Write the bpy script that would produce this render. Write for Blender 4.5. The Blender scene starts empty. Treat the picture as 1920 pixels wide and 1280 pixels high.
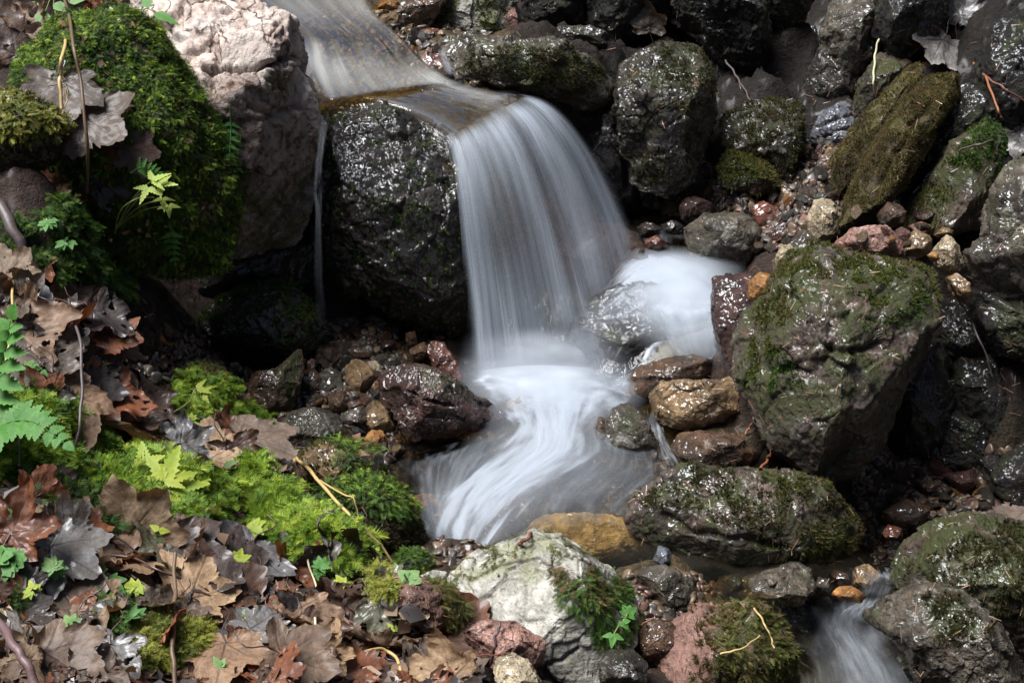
import bpy, bmesh, math, random
import numpy as np
from mathutils import Vector, Matrix

SC = bpy.context.scene
COL = SC.collection
# ------------------------------------------------------------------ camera
PITCH = math.radians(28.0)
FPX = 2955.0                      # focal length in photo pixels (photo 1920 x 1280)
CAM_Z = 1.6
cam_d = bpy.data.cameras.new("camera")
cam = bpy.data.objects.new("camera", cam_d)
COL.objects.link(cam)
cam.location = (0, 0, CAM_Z)
cam.rotation_euler = (math.pi/2 - PITCH, 0, 0)
cam_d.sensor_width = 36.0
cam_d.lens = FPX/1920*36.0
cam_d.clip_start = 0.05
cam_d.clip_end = 200
SC.camera = cam
# ------------------------------------------------------------------ light
SUN_EL, SUN_AZ = 66.0, -98.0      # azimuth measured from +Y towards +X
world = bpy.data.worlds.new("World"); SC.world = world
world.use_nodes = True
wn = world.node_tree
sky = wn.nodes.new("ShaderNodeTexSky"); sky.sky_type = 'NISHITA'
sky.sun_disc = False
sky.sun_elevation = math.radians(SUN_EL); sky.sun_rotation = math.radians(SUN_AZ)
sky.air_density = 1.0; sky.dust_density = 2.5; sky.ozone_density = 1.0
wn.nodes["Background"].inputs["Strength"].default_value = 0.036
wn.links.new(sky.outputs[0], wn.nodes["Background"].inputs[0])
sun_d = bpy.data.lights.new("sun", 'SUN'); sun = bpy.data.objects.new("sun", sun_d); COL.objects.link(sun)
sun_d.energy = 4.9; sun_d.angle = math.radians(34.0); sun_d.color = (0.96, 0.98, 1.0)
_e, _a = math.radians(SUN_EL), math.radians(SUN_AZ)
sdir = Vector((math.sin(_a)*math.cos(_e), math.cos(_a)*math.cos(_e), math.sin(_e)))
sun.rotation_euler = sdir.to_track_quat('Z', 'Y').to_euler()
sun.location = sdir*6
SC.view_settings.view_transform = 'Standard'
SC.view_settings.look = 'None'
SC.view_settings.exposure = 0.94
SC.view_settings.gamma = 1.0
try:
    SC.cycles.transparent_max_bounces = 24
    SC.cycles.max_bounces = 7
    SC.cycles.diffuse_bounces = 1
    SC.cycles.glossy_bounces = 3
    SC.cycles.sample_clamp_indirect = 4.0
except Exception:
    pass
# ------------------------------------------------------------------ geometry of view
U = np.array([1.0, 0, 0])
V = np.array([0, math.sin(PITCH), math.cos(PITCH)])
W = np.array([0, -math.cos(PITCH), math.sin(PITCH)])       # towards the viewer
BASIS = np.stack([U, V, W])
CP = np.array([0, 0, CAM_Z])

def ray(px, py):
    return U*(px-960)/FPX + V*(640-py)/FPX - W
def at_y(px, py, y):
    r = ray(px, py); return CP + r*(y/r[1])
def at_z(px, py, z):
    r = ray(px, py); return CP + r*((z-CAM_Z)/r[2])
def proj(P):
    q = np.asarray(P) - CP
    d = -(q@W)
    return np.stack([960 + FPX*(q@U)/d, 640 - FPX*(q@V)/d], -1), d
# ------------------------------------------------------------------ noise
_rs = np.random.RandomState(7)
_perm = _rs.permutation(256); _perm = np.concatenate([_perm, _perm, _perm])
_g = _rs.normal(size=(256, 3)); _g /= np.linalg.norm(_g, axis=1, keepdims=True)
_cellr = _rs.rand(256, 6)
def _h(i, j, k):
    return _perm[_perm[_perm[i & 255] + (j & 255)] + (k & 255)]
def pn(P):
    P = np.asarray(P, float)
    i = np.floor(P).astype(int); f = P - i
    u = f*f*f*(f*(f*6-15)+10)
    out = 0
    for dx in (0, 1):
        for dy in (0, 1):
            for dz in (0, 1):
                g = _g[_h(i[:,0]+dx, i[:,1]+dy, i[:,2]+dz)]
                d = (g*(f - np.array([dx,dy,dz]))).sum(1)
                wt = (u[:,0] if dx else 1-u[:,0])*(u[:,1] if dy else 1-u[:,1])*(u[:,2] if dz else 1-u[:,2])
                out = out + wt*d
    return out*1.5
def fbm(P, o=4, g=.5, l=2.03):
    s = 0; a = 1
    for _ in range(o):
        s = s + a*pn(P); P = P*l + 17.3; a *= g
    return s
def ridge(P, o=3, g=.5):
    s = 0; a = 1
    for _ in range(o):
        s = s + a*(1-2*np.abs(pn(P))); P = P*2.1+9.1; a *= g
    return s
def fracture(P):
    """every cell of a 3-D cell pattern gets its own tilted plane: broken-stone facets"""
    i = np.floor(P).astype(int)
    best = np.full(len(P), 9e9); val = np.zeros(len(P)); sec = np.full(len(P), 9e9)
    for dx in (-1, 0, 1):
        for dy in (-1, 0, 1):
            for dz in (-1, 0, 1):
                c = i + np.array([dx, dy, dz])
                r = _cellr[_h(c[:,0], c[:,1], c[:,2])]
                dl = P - (c + r[:, :3])
                d2 = (dl**2).sum(1)
                v = (dl*(r[:, 3:6]-.5)).sum(1)*2 + (r[:,3]-.5)*.6
                m = d2 < best
                sec = np.where(m, best, np.minimum(sec, d2))
                val = np.where(m, v, val); best = np.where(m, d2, best)
    return val, np.sqrt(sec)-np.sqrt(best)
# ------------------------------------------------------------------ polygons in photo pixels
def inside(px, poly):
    x, y = px[:,0], px[:,1]; p = np.asarray(poly, float); r = np.zeros(len(x), bool)
    x0, y0 = p[-1]
    for x1, y1 in p:
        c = ((y0 > y) != (y1 > y)) & (x < (x1-x0)*(y-y0)/(y1-y0+1e-9)+x0)
        r ^= c; x0, y0 = x1, y1
    return r
def segd(px, line, closed=False):
    p = np.asarray(line, float); d = np.full(len(px), 1e9)
    pts = list(p) + ([p[0]] if closed else [])
    for a, b in zip(pts[:-1], pts[1:]):
        ab = b-a; t = np.clip(((px-a)@ab)/(ab@ab+1e-9), 0, 1)
        d = np.minimum(d, np.linalg.norm(px-(a+t[:,None]*ab), axis=1))
    return d
def sdist(px, poly):
    return np.where(inside(px, poly), 1, -1)*segd(px, poly, True)
def sstep(x, a, b):
    t = np.clip((x-a)/(b-a), 0, 1); return t*t*(3-2*t)
# ------------------------------------------------------------------ mesh helpers
def mesh_np(name, Vv, F, smooth=True):
    me = bpy.data.meshes.new(name)
    Vv = np.asarray(Vv, np.float32); F = np.asarray(F, np.int32); k = F.shape[1]
    me.vertices.add(len(Vv)); me.vertices.foreach_set('co', Vv.ravel())
    me.loops.add(F.size); me.loops.foreach_set('vertex_index', F.ravel())
    me.polygons.add(len(F)); me.polygons.foreach_set('loop_start', np.arange(0, F.size, k, dtype=np.int32))
    if smooth: me.polygons.foreach_set('use_smooth', np.ones(len(F), bool))
    me.update(calc_edges=True)
    return me
def attr(me, name, val):
    val = np.asarray(val, np.float32)
    if val.ndim == 1:
        a = me.attributes.new(name, 'FLOAT', 'POINT'); a.data.foreach_set('value', val)
    elif val.shape[1] == 2:
        a = me.attributes.new(name, 'FLOAT2', 'POINT'); a.data.foreach_set('vector', val.ravel())
    else:
        a = me.attributes.new(name, 'FLOAT_COLOR', 'POINT')
        a.data.foreach_set('color', np.concatenate([val, np.ones((len(val), 1), np.float32)], 1).ravel())
def obj(name, me, mat=None, parent=None, loc=None, label=None, cat=None, group=None, kind=None):
    o = bpy.data.objects.new(name, me); COL.objects.link(o)
    if mat is not None and me is not None and len(me.materials) == 0: me.materials.append(mat)
    if parent is not None: o.parent = parent
    if loc is not None: o.location = loc
    if label: o['label'] = label
    if cat: o['category'] = cat
    if group: o['group'] = group
    if kind: o['kind'] = kind
    return o
_ico = {}
def ico(l):
    if l not in _ico:
        b = bmesh.new(); bmesh.ops.create_icosphere(b, subdivisions=l, radius=1)
        b.verts.ensure_lookup_table()
        _ico[l] = (np.array([v.co[:] for v in b.verts]), np.array([[v.index for v in f.verts] for f in b.faces]))
        b.free()
    return _ico[l]
def vnormals(P, F):
    n = np.cross(P[F[:,1]]-P[F[:,0]], P[F[:,2]]-P[F[:,0]])
    N = np.zeros_like(P)
    for k in range(3):
        for c in range(3): N[:,c] += np.bincount(F[:,k], n[:,c], len(P))
    return N/(np.linalg.norm(N, axis=1, keepdims=True)+1e-12)
def tubes(paths, radii, sides=6):
    """list of polylines -> one mesh of smooth round stems"""
    VV = []; FF = []; off = 0
    for p, r in zip(paths, radii):
        p = np.asarray(p, float); n = len(p); r = np.broadcast_to(np.asarray(r, float), (n,))
        t = np.gradient(p, axis=0); t /= np.linalg.norm(t, axis=1, keepdims=True)+1e-9
        ref = np.array([.3, .2, .93]);
        a = np.cross(t, ref); a /= np.linalg.norm(a, axis=1, keepdims=True)+1e-9
        b = np.cross(t, a)
        th = np.linspace(0, 2*np.pi, sides, endpoint=False)
        ring = p[:,None,:] + r[:,None,None]*(np.cos(th)[None,:,None]*a[:,None,:] + np.sin(th)[None,:,None]*b[:,None,:])
        VV.append(ring.reshape(-1, 3))
        i = np.arange(n-1)[:,None]*sides; j = np.arange(sides)[None,:]; j2 = (j+1) % sides
        q = np.stack([i+j, i+j2, i+sides+j2, i+sides+j], -1).reshape(-1, 4)+off
        FF.append(np.concatenate([q[:,[0,1,2]], q[:,[0,2,3]]])); off += n*sides
    return np.concatenate(VV), np.concatenate(FF)
def smoothline(pts, n=24, wob=0.0, seed=0):
    """Catmull-Rom through 3-D points"""
    p = np.asarray(pts, float)
    if len(p) == 2: p = np.array([p[0], (p[0]+p[1])/2, p[1]])
    q = np.concatenate([[2*p[0]-p[1]], p, [2*p[-1]-p[-2]]]); out = []
    m = len(p)-1
    for k in np.linspace(0, m-1e-6, n):
        i = int(k); t = k-i; a, b, c, d = q[i:i+4]
        out.append(.5*((2*b)+(-a+c)*t+(2*a-5*b+4*c-d)*t*t+(-a+3*b-3*c+d)*t**3))
    out = np.array(out)
    if wob:
        L = np.linspace(0, 6, n)
        for c in range(3):
            out[:,c] += wob*pn(np.stack([L+seed*3.7, np.full(n, c*5.3), np.full(n, seed*1.3)], 1))
    return out
# ------------------------------------------------------------------ materials
class N:
    def __init__(s, name):
        s.m = bpy.data.materials.new(name); s.m.use_nodes = True
        s.t = s.m.node_tree; s.t.nodes.clear()
        s.out = s.n('OutputMaterial')
    def n(s, typ, **kw):
        x = s.t.nodes.new('ShaderNode'+typ)
        for k, v in kw.items(): setattr(x, k, v)
        return x
    def l(s, a, b): s.t.links.new(a, b)
    def put(s, sock, v):
        if isinstance(v, bpy.types.NodeSocket): s.l(v, sock)
        elif isinstance(v, (tuple, list)) and len(v) == 3 and sock.type == 'RGBA': sock.default_value = (*v, 1)
        else: sock.default_value = v
    def noise(s, vec, scale, detail=4, rough=.55, dist=0):
        x = s.n('TexNoise'); s.put(x.inputs['Vector'], vec); x.inputs['Scale'].default_value = scale
        x.inputs['Detail'].default_value = detail; x.inputs['Roughness'].default_value = rough
        x.inputs['Distortion'].default_value = dist
        return x.outputs['Fac']
    def math(s, op, a, b=0.0, clamp=False):
        x = s.n('Math', operation=op, use_clamp=clamp); s.put(x.inputs[0], a); s.put(x.inputs[1], b); return x.outputs[0]
    def ss(s, v, a, b):
        x = s.n('MapRange', interpolation_type='SMOOTHSTEP'); s.put(x.inputs[0], v)
        x.inputs[1].default_value = a; x.inputs[2].default_value = b
        x.inputs[3].default_value = 0; x.inputs[4].default_value = 1; return x.outputs[0]
    def map(s, v, a, b, c, d):
        x = s.n('MapRange'); s.put(x.inputs[0], v)
        for k, q in enumerate((a, b, c, d)): s.put(x.inputs[k+1], q)
        return x.outputs[0]
    def mix(s, f, a, b, blend='MIX'):
        x = s.n('Mix', data_type='RGBA', blend_type=blend)
        s.put(x.inputs[0], f); s.put(x.inputs[6], a); s.put(x.inputs[7], b); return x.outputs[2]
    def attr(s, name, o='Fac'):
        x = s.n('Attribute', attribute_name=name); return x.outputs[o]
    def bump(s, h, strength, dist, nrm=None):
        x = s.n('Bump'); s.put(x.inputs['Height'], h); x.inputs['Strength'].default_value = strength
        x.inputs['Distance'].default_value = dist
        if nrm is not None: s.l(nrm, x.inputs['Normal'])
        return x.outputs[0]
    def bsdf(s, **kw):
        x = s.n('BsdfPrincipled')
        for k, v in kw.items(): s.put(x.inputs[k.replace('_', ' ')], v)
        return x.outputs[0]
    def done(s, sh): s.l(sh, s.out.inputs['Surface']); return s.m

def rock_mat(name, c1, c2, stain=(.03,.022,.018), algae=(.028,.032,.010), alg=.35, wet=.8, vein=.0, crack=.5,
             fine=1.0, rough=.55, strata=0.0, spk=.5, coatr=.1, glint=46, film=.30, gl=.30):
    m = N(name)
    tc = m.n('TexCoord').outputs['Object']
    rnd = m.n('ObjectInfo').outputs['Random']
    off = m.n('VectorMath', operation='ADD'); m.l(tc, off.inputs[0])
    cx = m.n('CombineXYZ'); m.l(m.math('MULTIPLY', rnd, 37.0), cx.inputs[0]); m.l(m.math('MULTIPLY', rnd, 71.0), cx.inputs[1])
    m.l(cx.outputs[0], off.inputs[1]); P = off.outputs[0]
    n1 = m.noise(P, 9, 5, .6, .6); n2 = m.noise(P, 38, 6, .7, .3); n3 = m.noise(P, 170, 3, .7)
    col = m.mix(m.ss(n1, .38, .64), c1, c2)
    col = m.mix(m.ss(n2, .35, .75), m.mix(1.0, col, (.55,.52,.5), 'MULTIPLY'), m.mix(1.0, col, (1.35,1.33,1.3), 'MULTIPLY'))
    col = m.mix(m.math('MULTIPLY', m.ss(n3, .52, .72), spk), col, m.mix(1.0, col, (.35,.33,.32), 'MULTIPLY'))
    # fracture lines
    dv = m.n('VectorMath', operation='ADD'); m.l(P, dv.inputs[0])
    nn = m.n('TexNoise'); m.l(P, nn.inputs['Vector']); nn.inputs['Scale'].default_value = 14; nn.inputs['Detail'].default_value = 4
    sc = m.n('VectorMath', operation='SCALE'); m.l(nn.outputs['Color'], sc.inputs[0]); sc.inputs['Scale'].default_value = .11
    m.l(sc.outputs[0], dv.inputs[1])
    vo = m.n('TexVoronoi', feature='DISTANCE_TO_EDGE'); m.l(dv.outputs[0], vo.inputs['Vector']); vo.inputs['Scale'].default_value = 11
    ck = m.math('MULTIPLY', m.math('SUBTRACT', 1.0, m.ss(vo.outputs['Distance'], .0, .035)), m.ss(n1, .42, .58))
    col = m.mix(m.math('MULTIPLY', ck, crack), col, (.02,.015,.012))
    if vein:
        vv = m.n('TexVoronoi', feature='DISTANCE_TO_EDGE'); m.l(dv.outputs[0], vv.inputs['Vector']); vv.inputs['Scale'].default_value = 6
        vk = m.math('MULTIPLY', m.math('SUBTRACT', 1.0, m.ss(vv.outputs['Distance'], .0, .04)), m.ss(n2, .45, .6))
        col = m.mix(m.math('MULTIPLY', vk, vein), col, (.5,.47,.43))
    st = m.math('MULTIPLY', m.attr('stain'), m.map(n2, .34, .62, .25, 1.15), True)
    col = m.mix(st, col, m.mix(n1, stain, tuple(min(1, q*2.2) for q in stain)))
    geo = m.n('NewGeometry'); sx = m.n('SeparateXYZ'); m.l(geo.outputs['Normal'], sx.inputs[0])
    up = m.map(sx.outputs[2], -.4, .9, .35, 1.0)
    na = m.noise(P, 15, 5, .65)
    am = m.math('MULTIPLY', m.math('MULTIPLY', m.ss(na, .62-.3*alg, .82-.3*alg), up), min(1, alg*2.2), True)
    am = m.math('MAXIMUM', am, m.math('MULTIPLY', m.attr('algae'), m.ss(n2, .3, .55)))
    col = m.mix(am, col, m.mix(n3, algae, tuple(q*2.2 for q in algae)))
    h1 = m.bump(m.noise(P, 30, 6, .72), 1.0, .009*fine)
    if strata:
        mp = m.n('Mapping'); m.l(P, mp.inputs[0]); mp.inputs['Rotation'].default_value = (.35, .75, .3); mp.inputs['Scale'].default_value = (8, 8, 90)
        h1 = m.bump(m.noise(mp.outputs[0], 1.0, 5, .6, .5), strata, .012, h1)
    h2 = m.bump(m.math('SUBTRACT', 1.0, ck), .7*crack, .01, h1)
    h3 = m.bump(m.noise(P, 115, 4, .75), 1.0, .0075*fine, h2)
    hc = m.bump(m.noise(P, 20, 2, .5, .5), 1.0, .011)
    hc = m.bump(m.noise(P, glint, 2.5, .5, .9), 1.0, gl*fine/glint, hc)
    pw = m.ss(m.noise(P, 8, 4, .6), .42, .58)
    wv = m.math('MULTIPLY', m.math('ADD', m.math('MULTIPLY', pw, 1-film), film), wet)
    wv = m.math('MULTIPLY', wv, m.math('SUBTRACT', 1.0, m.math('MULTIPLY', am, .55)))
    sh = m.bsdf(Base_Color=col, Roughness=m.map(n2, .3, .7, rough-.12, rough+.2), Normal=h3, Specular_IOR_Level=.25,
                Coat_Weight=wv, Coat_Roughness=coatr, Coat_IOR=1.6, Coat_Normal=hc)
    return m.done(sh)

M = {}
M['pale'] = rock_mat('pale_limestone', (.80,.71,.65), (.64,.51,.44), stain=(.070,.040,.028), alg=.08, wet=.05, crack=.85, fine=.8, rough=.7, spk=.25, algae=(.05,.05,.02))
M['black'] = rock_mat('black_wet_stone', (.017,.012,.009), (.034,.024,.015), alg=.25, wet=1.0, crack=.3, fine=1.2, rough=.4, coatr=.06, algae=(.012,.014,.005), film=.55, glint=56, gl=.42)
M['dark'] = rock_mat('dark_stone', (.019,.015,.012), (.048,.038,.029), alg=.55, wet=.9, crack=.5, fine=1.0, vein=.25, coatr=.09, algae=(.020,.022,.006))  # dark stone, lowered further to stand in for weaker light on the right bank
M['dim'] = rock_mat('dim_shade_stone', (.008,.007,.006), (.020,.016,.013), alg=.4, wet=.7, crack=.5, fine=1.1, coatr=.09)  # near-black: recess shade and weak right-bank light put into the stone colour
M['mossy'] = rock_mat('mossy_grey_stone', (.040,.030,.022), (.135,.092,.074), alg=.75, wet=.9, crack=.6, fine=.9, vein=.3, coatr=.10, algae=(.024,.028,.007))
M['grey'] = rock_mat('grey_wet_stone', (.050,.041,.030), (.15,.125,.095), alg=.4, wet=1.0, crack=.6, vein=.35, coatr=.07, film=.2, glint=36)
M['slate'] = rock_mat('blue_slate', (.085,.092,.11), (.17,.18,.21), alg=.05, wet=1.0, crack=.5, strata=.5, coatr=.13, film=.7, glint=26, fine=.7)
M['red'] = rock_mat('red_wet_stone', (.19,.060,.035), (.10,.036,.025), alg=.06, wet=1.0, crack=.5, vein=.3, coatr=.07, film=.5, glint=34)
M['maroon'] = rock_mat('maroon_wet_stone', (.040,.018,.015), (.075,.034,.026), alg=.2, wet=1.0, crack=.4, coatr=.05, fine=.8, film=.35, glint=34)
M['brown'] = rock_mat('brown_wet_stone', (.12,.064,.033), (.058,.035,.022), alg=.25, wet=1.0, crack=.5, vein=.25, coatr=.08, film=.2, glint=36)
M['tan'] = rock_mat('tan_stone', (.31,.20,.10), (.17,.11,.055), alg=.15, wet=.9, crack=.5, vein=.35, coatr=.08, glint=32)
M['orange'] = rock_mat('orange_stone', (.42,.20,.06), (.28,.13,.04), alg=.1, wet=.6, crack=.3)
M['gold'] = rock_mat('golden_stone', (.66,.53,.33), (.52,.40,.23), alg=.05, wet=.2, crack=.3, spk=.3)
M['pink'] = rock_mat('pink_stone', (.40,.225,.18), (.25,.13,.10), alg=.12, wet=.25, crack=.5, rough=.65)
M['white'] = rock_mat('white_grey_stone', (.44,.425,.375), (.31,.30,.26), alg=.32, wet=.15, crack=.45, fine=.6, rough=.65, strata=.5, algae=(.09,.095,.03), spk=.35)
M['cream'] = rock_mat('cream_stone', (.52,.43,.29), (.34,.27,.17), alg=.1, wet=.8, crack=.5, glint=32)
M['slab'] = rock_mat('brown_moss_slab', (.070,.052,.028), (.042,.033,.018), alg=.9, wet=.12, crack=.3, fine=1.2, strata=.7, algae=(.044,.036,.008))

# ------------------------------------------------------------------ rocks
ROCKS = []        # (object, world verts, faces, normals)
GROUND = []       # ground control points taken from the feet of the rocks
def rock(poly, y, T, seed, mat, label, cat='rock', name='rock', lvl=5, cuts=6, p=2.5, amp=1.0, planes=(), grooves=(),
         stain=(), alg=(), group=None, ground=True, strata=None, frac=1.0, facets=16):
    rng = np.random.RandomState(seed)
    poly = np.asarray(poly, float)
    x, yy = poly[:,0], poly[:,1]; x2, y2 = np.roll(x, -1), np.roll(yy, -1)
    cr = x*y2-x2*yy; A = cr.sum()/2
    c = np.array([((x+x2)*cr).sum(), ((yy+y2)*cr).sum()])/(6*A)
    C = at_y(c[0], c[1], y); dep = -((C-CP)@W); mpp = dep/FPX
    # radius by angle
    K = 360; th = np.linspace(-np.pi, np.pi, K, endpoint=False); R = np.zeros(K)
    pu = (poly-c)*np.array([1, -1])
    for a, b in zip(pu, np.roll(pu, -1, 0)):
        dx, dy = np.cos(th), np.sin(th); ex, ey = b-a
        den = dx*ey-dy*ex
        with np.errstate(all='ignore'):
            t = (a[0]*ey-a[1]*ex)/den; s = (a[0]*dy-a[1]*dx)/den
        ok = (np.abs(den) > 1e-9) & (t > 0) & (s >= -1e-6) & (s <= 1+1e-6)
        R = np.where(ok & (t > R), t, R)
    R = np.where(R <= 0, np.median(R[R > 0]) if (R > 0).any() else 10, R)
    ker = np.array([.2,.6,.2]); Rp = np.concatenate([R[-1:], R, R[:1]]); R = np.convolve(Rp, ker, 'valid')*mpp*1.02
    rm = R.mean()
    n, F = ico(lvl)
    q = np.hypot(n[:,0], n[:,1]); w = n[:,2]
    k = (q**p+np.abs(w)**p)**(-1/p); q2, w2 = q*k, w*k
    ang = np.arctan2(n[:,1], n[:,0])
    Rv = np.interp(ang, np.concatenate([th, [np.pi]]), np.concatenate([R, [R[0]]]))
    L = np.stack([q2*Rv*np.cos(ang), q2*Rv*np.sin(ang), w2*T], 1)
    S = np.array([rm, rm, T])
    # broken faces
    cuts = cuts+4
    for i in range(cuts):
        d = rng.normal(size=3); d[2] = abs(d[2])*.9+.75 if i < cuts*.8 else -abs(d[2])-.5
        d /= np.linalg.norm(d)
        ln = L/S; s = ln@d; lim = s.max()*rng.uniform(.62, .92)
        ex = np.clip(s-lim, 0, None)
        L = L - (ex[:,None]*d)*S*.92
    for i in range(facets):
        d = rng.normal(size=3); d[2] = abs(d[2])*.8+.6; d /= np.linalg.norm(d)
        ln = L/S; s = ln@d; lim = s.max()*rng.uniform(.72, .95)
        ex = np.clip(s-lim, 0, None); L = L - (ex[:,None]*d)*S*.95
    for d, fr in planes:               # planes given in world axes
        dl = BASIS@np.asarray(d, float); dl /= np.linalg.norm(dl)
        s = L@dl; lim = s.max()*fr; ex = np.clip(s-lim, 0, None)
        L = L - ex[:,None]*dl*.92
    # stretch back onto the traced outline
    a2 = np.arctan2(L[:,1], L[:,0]); r2 = np.hypot(L[:,0], L[:,1]); NB = 90
    bi = ((a2+np.pi)/(2*np.pi)*NB).astype(int) % NB; mxr = np.zeros(NB); np.maximum.at(mxr, bi, r2)
    ca = (np.arange(NB)+.5)/NB*2*np.pi-np.pi; mxr[mxr <= 0] = mxr.mean()
    rat = np.interp(ca, th, R)/mxr; rat = np.convolve(np.concatenate([rat[-1:], rat, rat[:1]]), [.25,.5,.25], 'valid')
    rr = np.interp(a2, np.concatenate([ca-2*np.pi, ca, ca+2*np.pi]), np.tile(rat, 3))
    L[:,:2] *= np.clip(rr, .8, 1.8)[:,None]
    P = L@BASIS + C
    Nn = vnormals(P, F)
    sc = 1/max(rm, .02)
    so = rng.uniform(0, 50, 3)
    Q = P*sc*1.0 + so
    fr_, edge = fracture(Q*2.2+fbm(Q*3, 2)[:,None]*.12)
    D = .028*fbm(Q*1.3, 3) + frac*.075*fr_ + .007*ridge(Q*4, 3) - .022*np.exp(-(edge/.03)**2)
    if lvl >= 6:
        f2, e2 = fracture(Q*6.0+fbm(Q*5, 2)[:,None]*.15)
        D = D + frac*.030*f2 - .012*np.exp(-(e2/.06)**2)
        f3, e3 = fracture(Q*15+fbm(Q*9, 2)[:,None]*.15)
        D = D + frac*.013*f3
        D = D + .010*fbm(Q*22, 3)
    else:
        D = D + .014*fbm(Q*11, 2)
    D = D*rm*amp
    if strata is not None:
        d, fq, am = strata; ph = (P@(np.asarray(d)/np.linalg.norm(d)))*fq + fbm(Q*2, 2)*.35
        D = D + am*(np.abs((ph % 1)-.5)*2-.5)
    px, _ = proj(P)
    for g in grooves:
        line, wd, dp = g
        wob = segd(px+np.stack([fbm(Q*5, 2), fbm(Q*5+9, 2)], 1)*wd*1.2, line)
        D = D - dp*np.exp(-(wob/wd)**2)*(Nn@W > -.1)
    P = P + Nn*D[:,None]
    px, _ = proj(P)
    st = .55*np.exp(-(edge/.045)**2); al = np.zeros(len(P))
    for a_, lst in ((st, stain), (al, alg)):
        for pg in lst:
            pl, soft = pg[0], pg[1]; v = pg[2] if len(pg) > 2 else 1
            sd = sdist(px, pl) + fbm(Q*4, 3)*soft*1.3
            np.maximum(a_, v*sstep(sd, -soft, soft), out=a_)
    for g in grooves:
        st = np.maximum(st, .9*np.exp(-(segd(px, g[0])/(g[1]*.8))**2))
    me = mesh_np(name, P-C, F)
    attr(me, 'stain', st); attr(me, 'algae', al)
    o = obj(name, me, M[mat], loc=C, label=label, cat=cat, group=group)
    ROCKS.append((o, P, F, vnormals(P, F)))
    if ground:
        j = poly[:,1].argmax()
        b = at_y(poly[:,0].mean(), poly[j,1], y); GROUND.append((b[0], b[1]-.3*T, b[2]+.015))
        GROUND.append((b[0], y+.2*T, b[2]+.02))
    o['_i'] = len(ROCKS)-1
    return o
# ================================================================== the rocks, each traced and set at its own distance
R = {}
# ---- upper left bank
R['pale'] = rock([(225,-40),(440,-50),(500,15),(545,50),(557,100),(552,125),(572,150),(585,210),(592,250),(582,300),(566,340),(560,400),(530,450),(470,480),(390,490),(320,400),(285,250),(255,100)],
     3.02, .30, 11, 'pale', 'big pale pinkish white boulder, cracked across, rising beside the upper stream', name='boulder', cat='boulder', lvl=7, cuts=4, p=3.2, amp=1.0, ground=False, facets=8,
     planes=[((0,-.55,1), .66), ((.5,-1,.1), .88)],
     grooves=[([(385,128),(430,130),(480,128),(520,118),(556,106)], 4.5, .034), ([(480,130),(482,160),(497,190)], 3, .010), ([(400,60),(395,95),(350,105)], 3, .008),
              ([(560,200),(500,215),(465,200)], 5, .012), ([(395,140),(400,200),(430,260)], 7, .014)],
     stain=[([(385,135),(556,128),(600,300),(560,480),(380,490),(380,260)], 14, .85), ([(400,85),(470,60),(545,70),(556,125),(395,128)], 16, .55),
            ([(430,230),(600,230),(590,420),(520,480),(420,480)], 30, 1.0), ([(395,140),(435,150),(470,250),(460,420),(390,420)], 14, 1.0)],
     alg=[([(490,150),(540,125),(555,160),(510,190)], 10, .7), ([(440,360),(580,330),(560,480),(380,490)], 22, .8)])
R['mound'] = rock([(45,95),(110,28),(190,12),(270,38),(325,105),(368,185),(400,258),(425,335),(420,420),(395,480),(300,505),(220,475),(140,420),(85,300),(40,200)],
     2.72, .20, 12, 'mossy', 'high boulder wrapped in thick bright green feathery moss, below the pale boulder', name='boulder', cat='boulder', lvl=6, cuts=2, amp=.7)
R['leftsmall'] = rock([(-40,185),(10,172),(55,178),(95,200),(118,240),(85,300),(20,325),(-40,320)], 2.5, .1, 13, 'mossy',
     'dark rock with a yellow green moss cap at the left edge of the picture', lvl=6, cuts=3)
R['hollow'] = rock([(355,610),(415,560),(500,525),(560,540),(592,590),(592,650),(540,695),(450,680),(375,655)], 2.86, .13, 14, 'black',
     'black wet mossy boulder in the dark hollow under the pale boulder', name='boulder', cat='boulder', lvl=6, alg=[([(440,545),(540,520),(580,580),(480,600)], 20, .8)])
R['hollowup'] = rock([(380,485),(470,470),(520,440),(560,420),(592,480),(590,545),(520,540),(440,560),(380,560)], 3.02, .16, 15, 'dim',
     'undercut rock darkened for shade between the pale boulder and the hollow', lvl=6, ground=False)  # shade under the pale boulder is put into the stone colour
# ---- the wet boulder beside the fall
R['wet'] = rock([(588,205),(632,184),(720,198),(790,226),(850,272),(880,328),(894,400),(888,480),(893,560),(878,622),(845,640),(795,615),(725,592),(655,545),(604,475),(588,400),(596,300)],
     3.12, .24, 21, 'black', 'large black glistening wet boulder beside the waterfall', name='boulder', cat='boulder', lvl=7, cuts=4, p=2.3, amp=.9, ground=False,
     planes=[((-.05,-.75,.75), .80), ((.75,-.6,.25), .86)])
R['undercut'] = rock([(600,480),(700,560),(800,600),(880,600),(900,660),(860,680),(760,650),(640,640),(600,600)], 3.2, .12, 22, 'dim', 'rock blackened for shade at the foot of the glistening boulder', lvl=5, ground=False)  # near-black colour stands in for the shade of the cavity
R['lipslab'] = rock([(560,170),(640,175),(740,190),(830,240),(870,245),(930,205),(990,185),(1040,210),(1060,300),(1050,420),(1000,520),(900,520),(860,300),(740,230),(600,215)], 3.38, .16, 23, 'brown',
     'brown bedrock ledge under the falling water', name='ledge', cat='ledge', lvl=6, cuts=2, ground=False)
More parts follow.
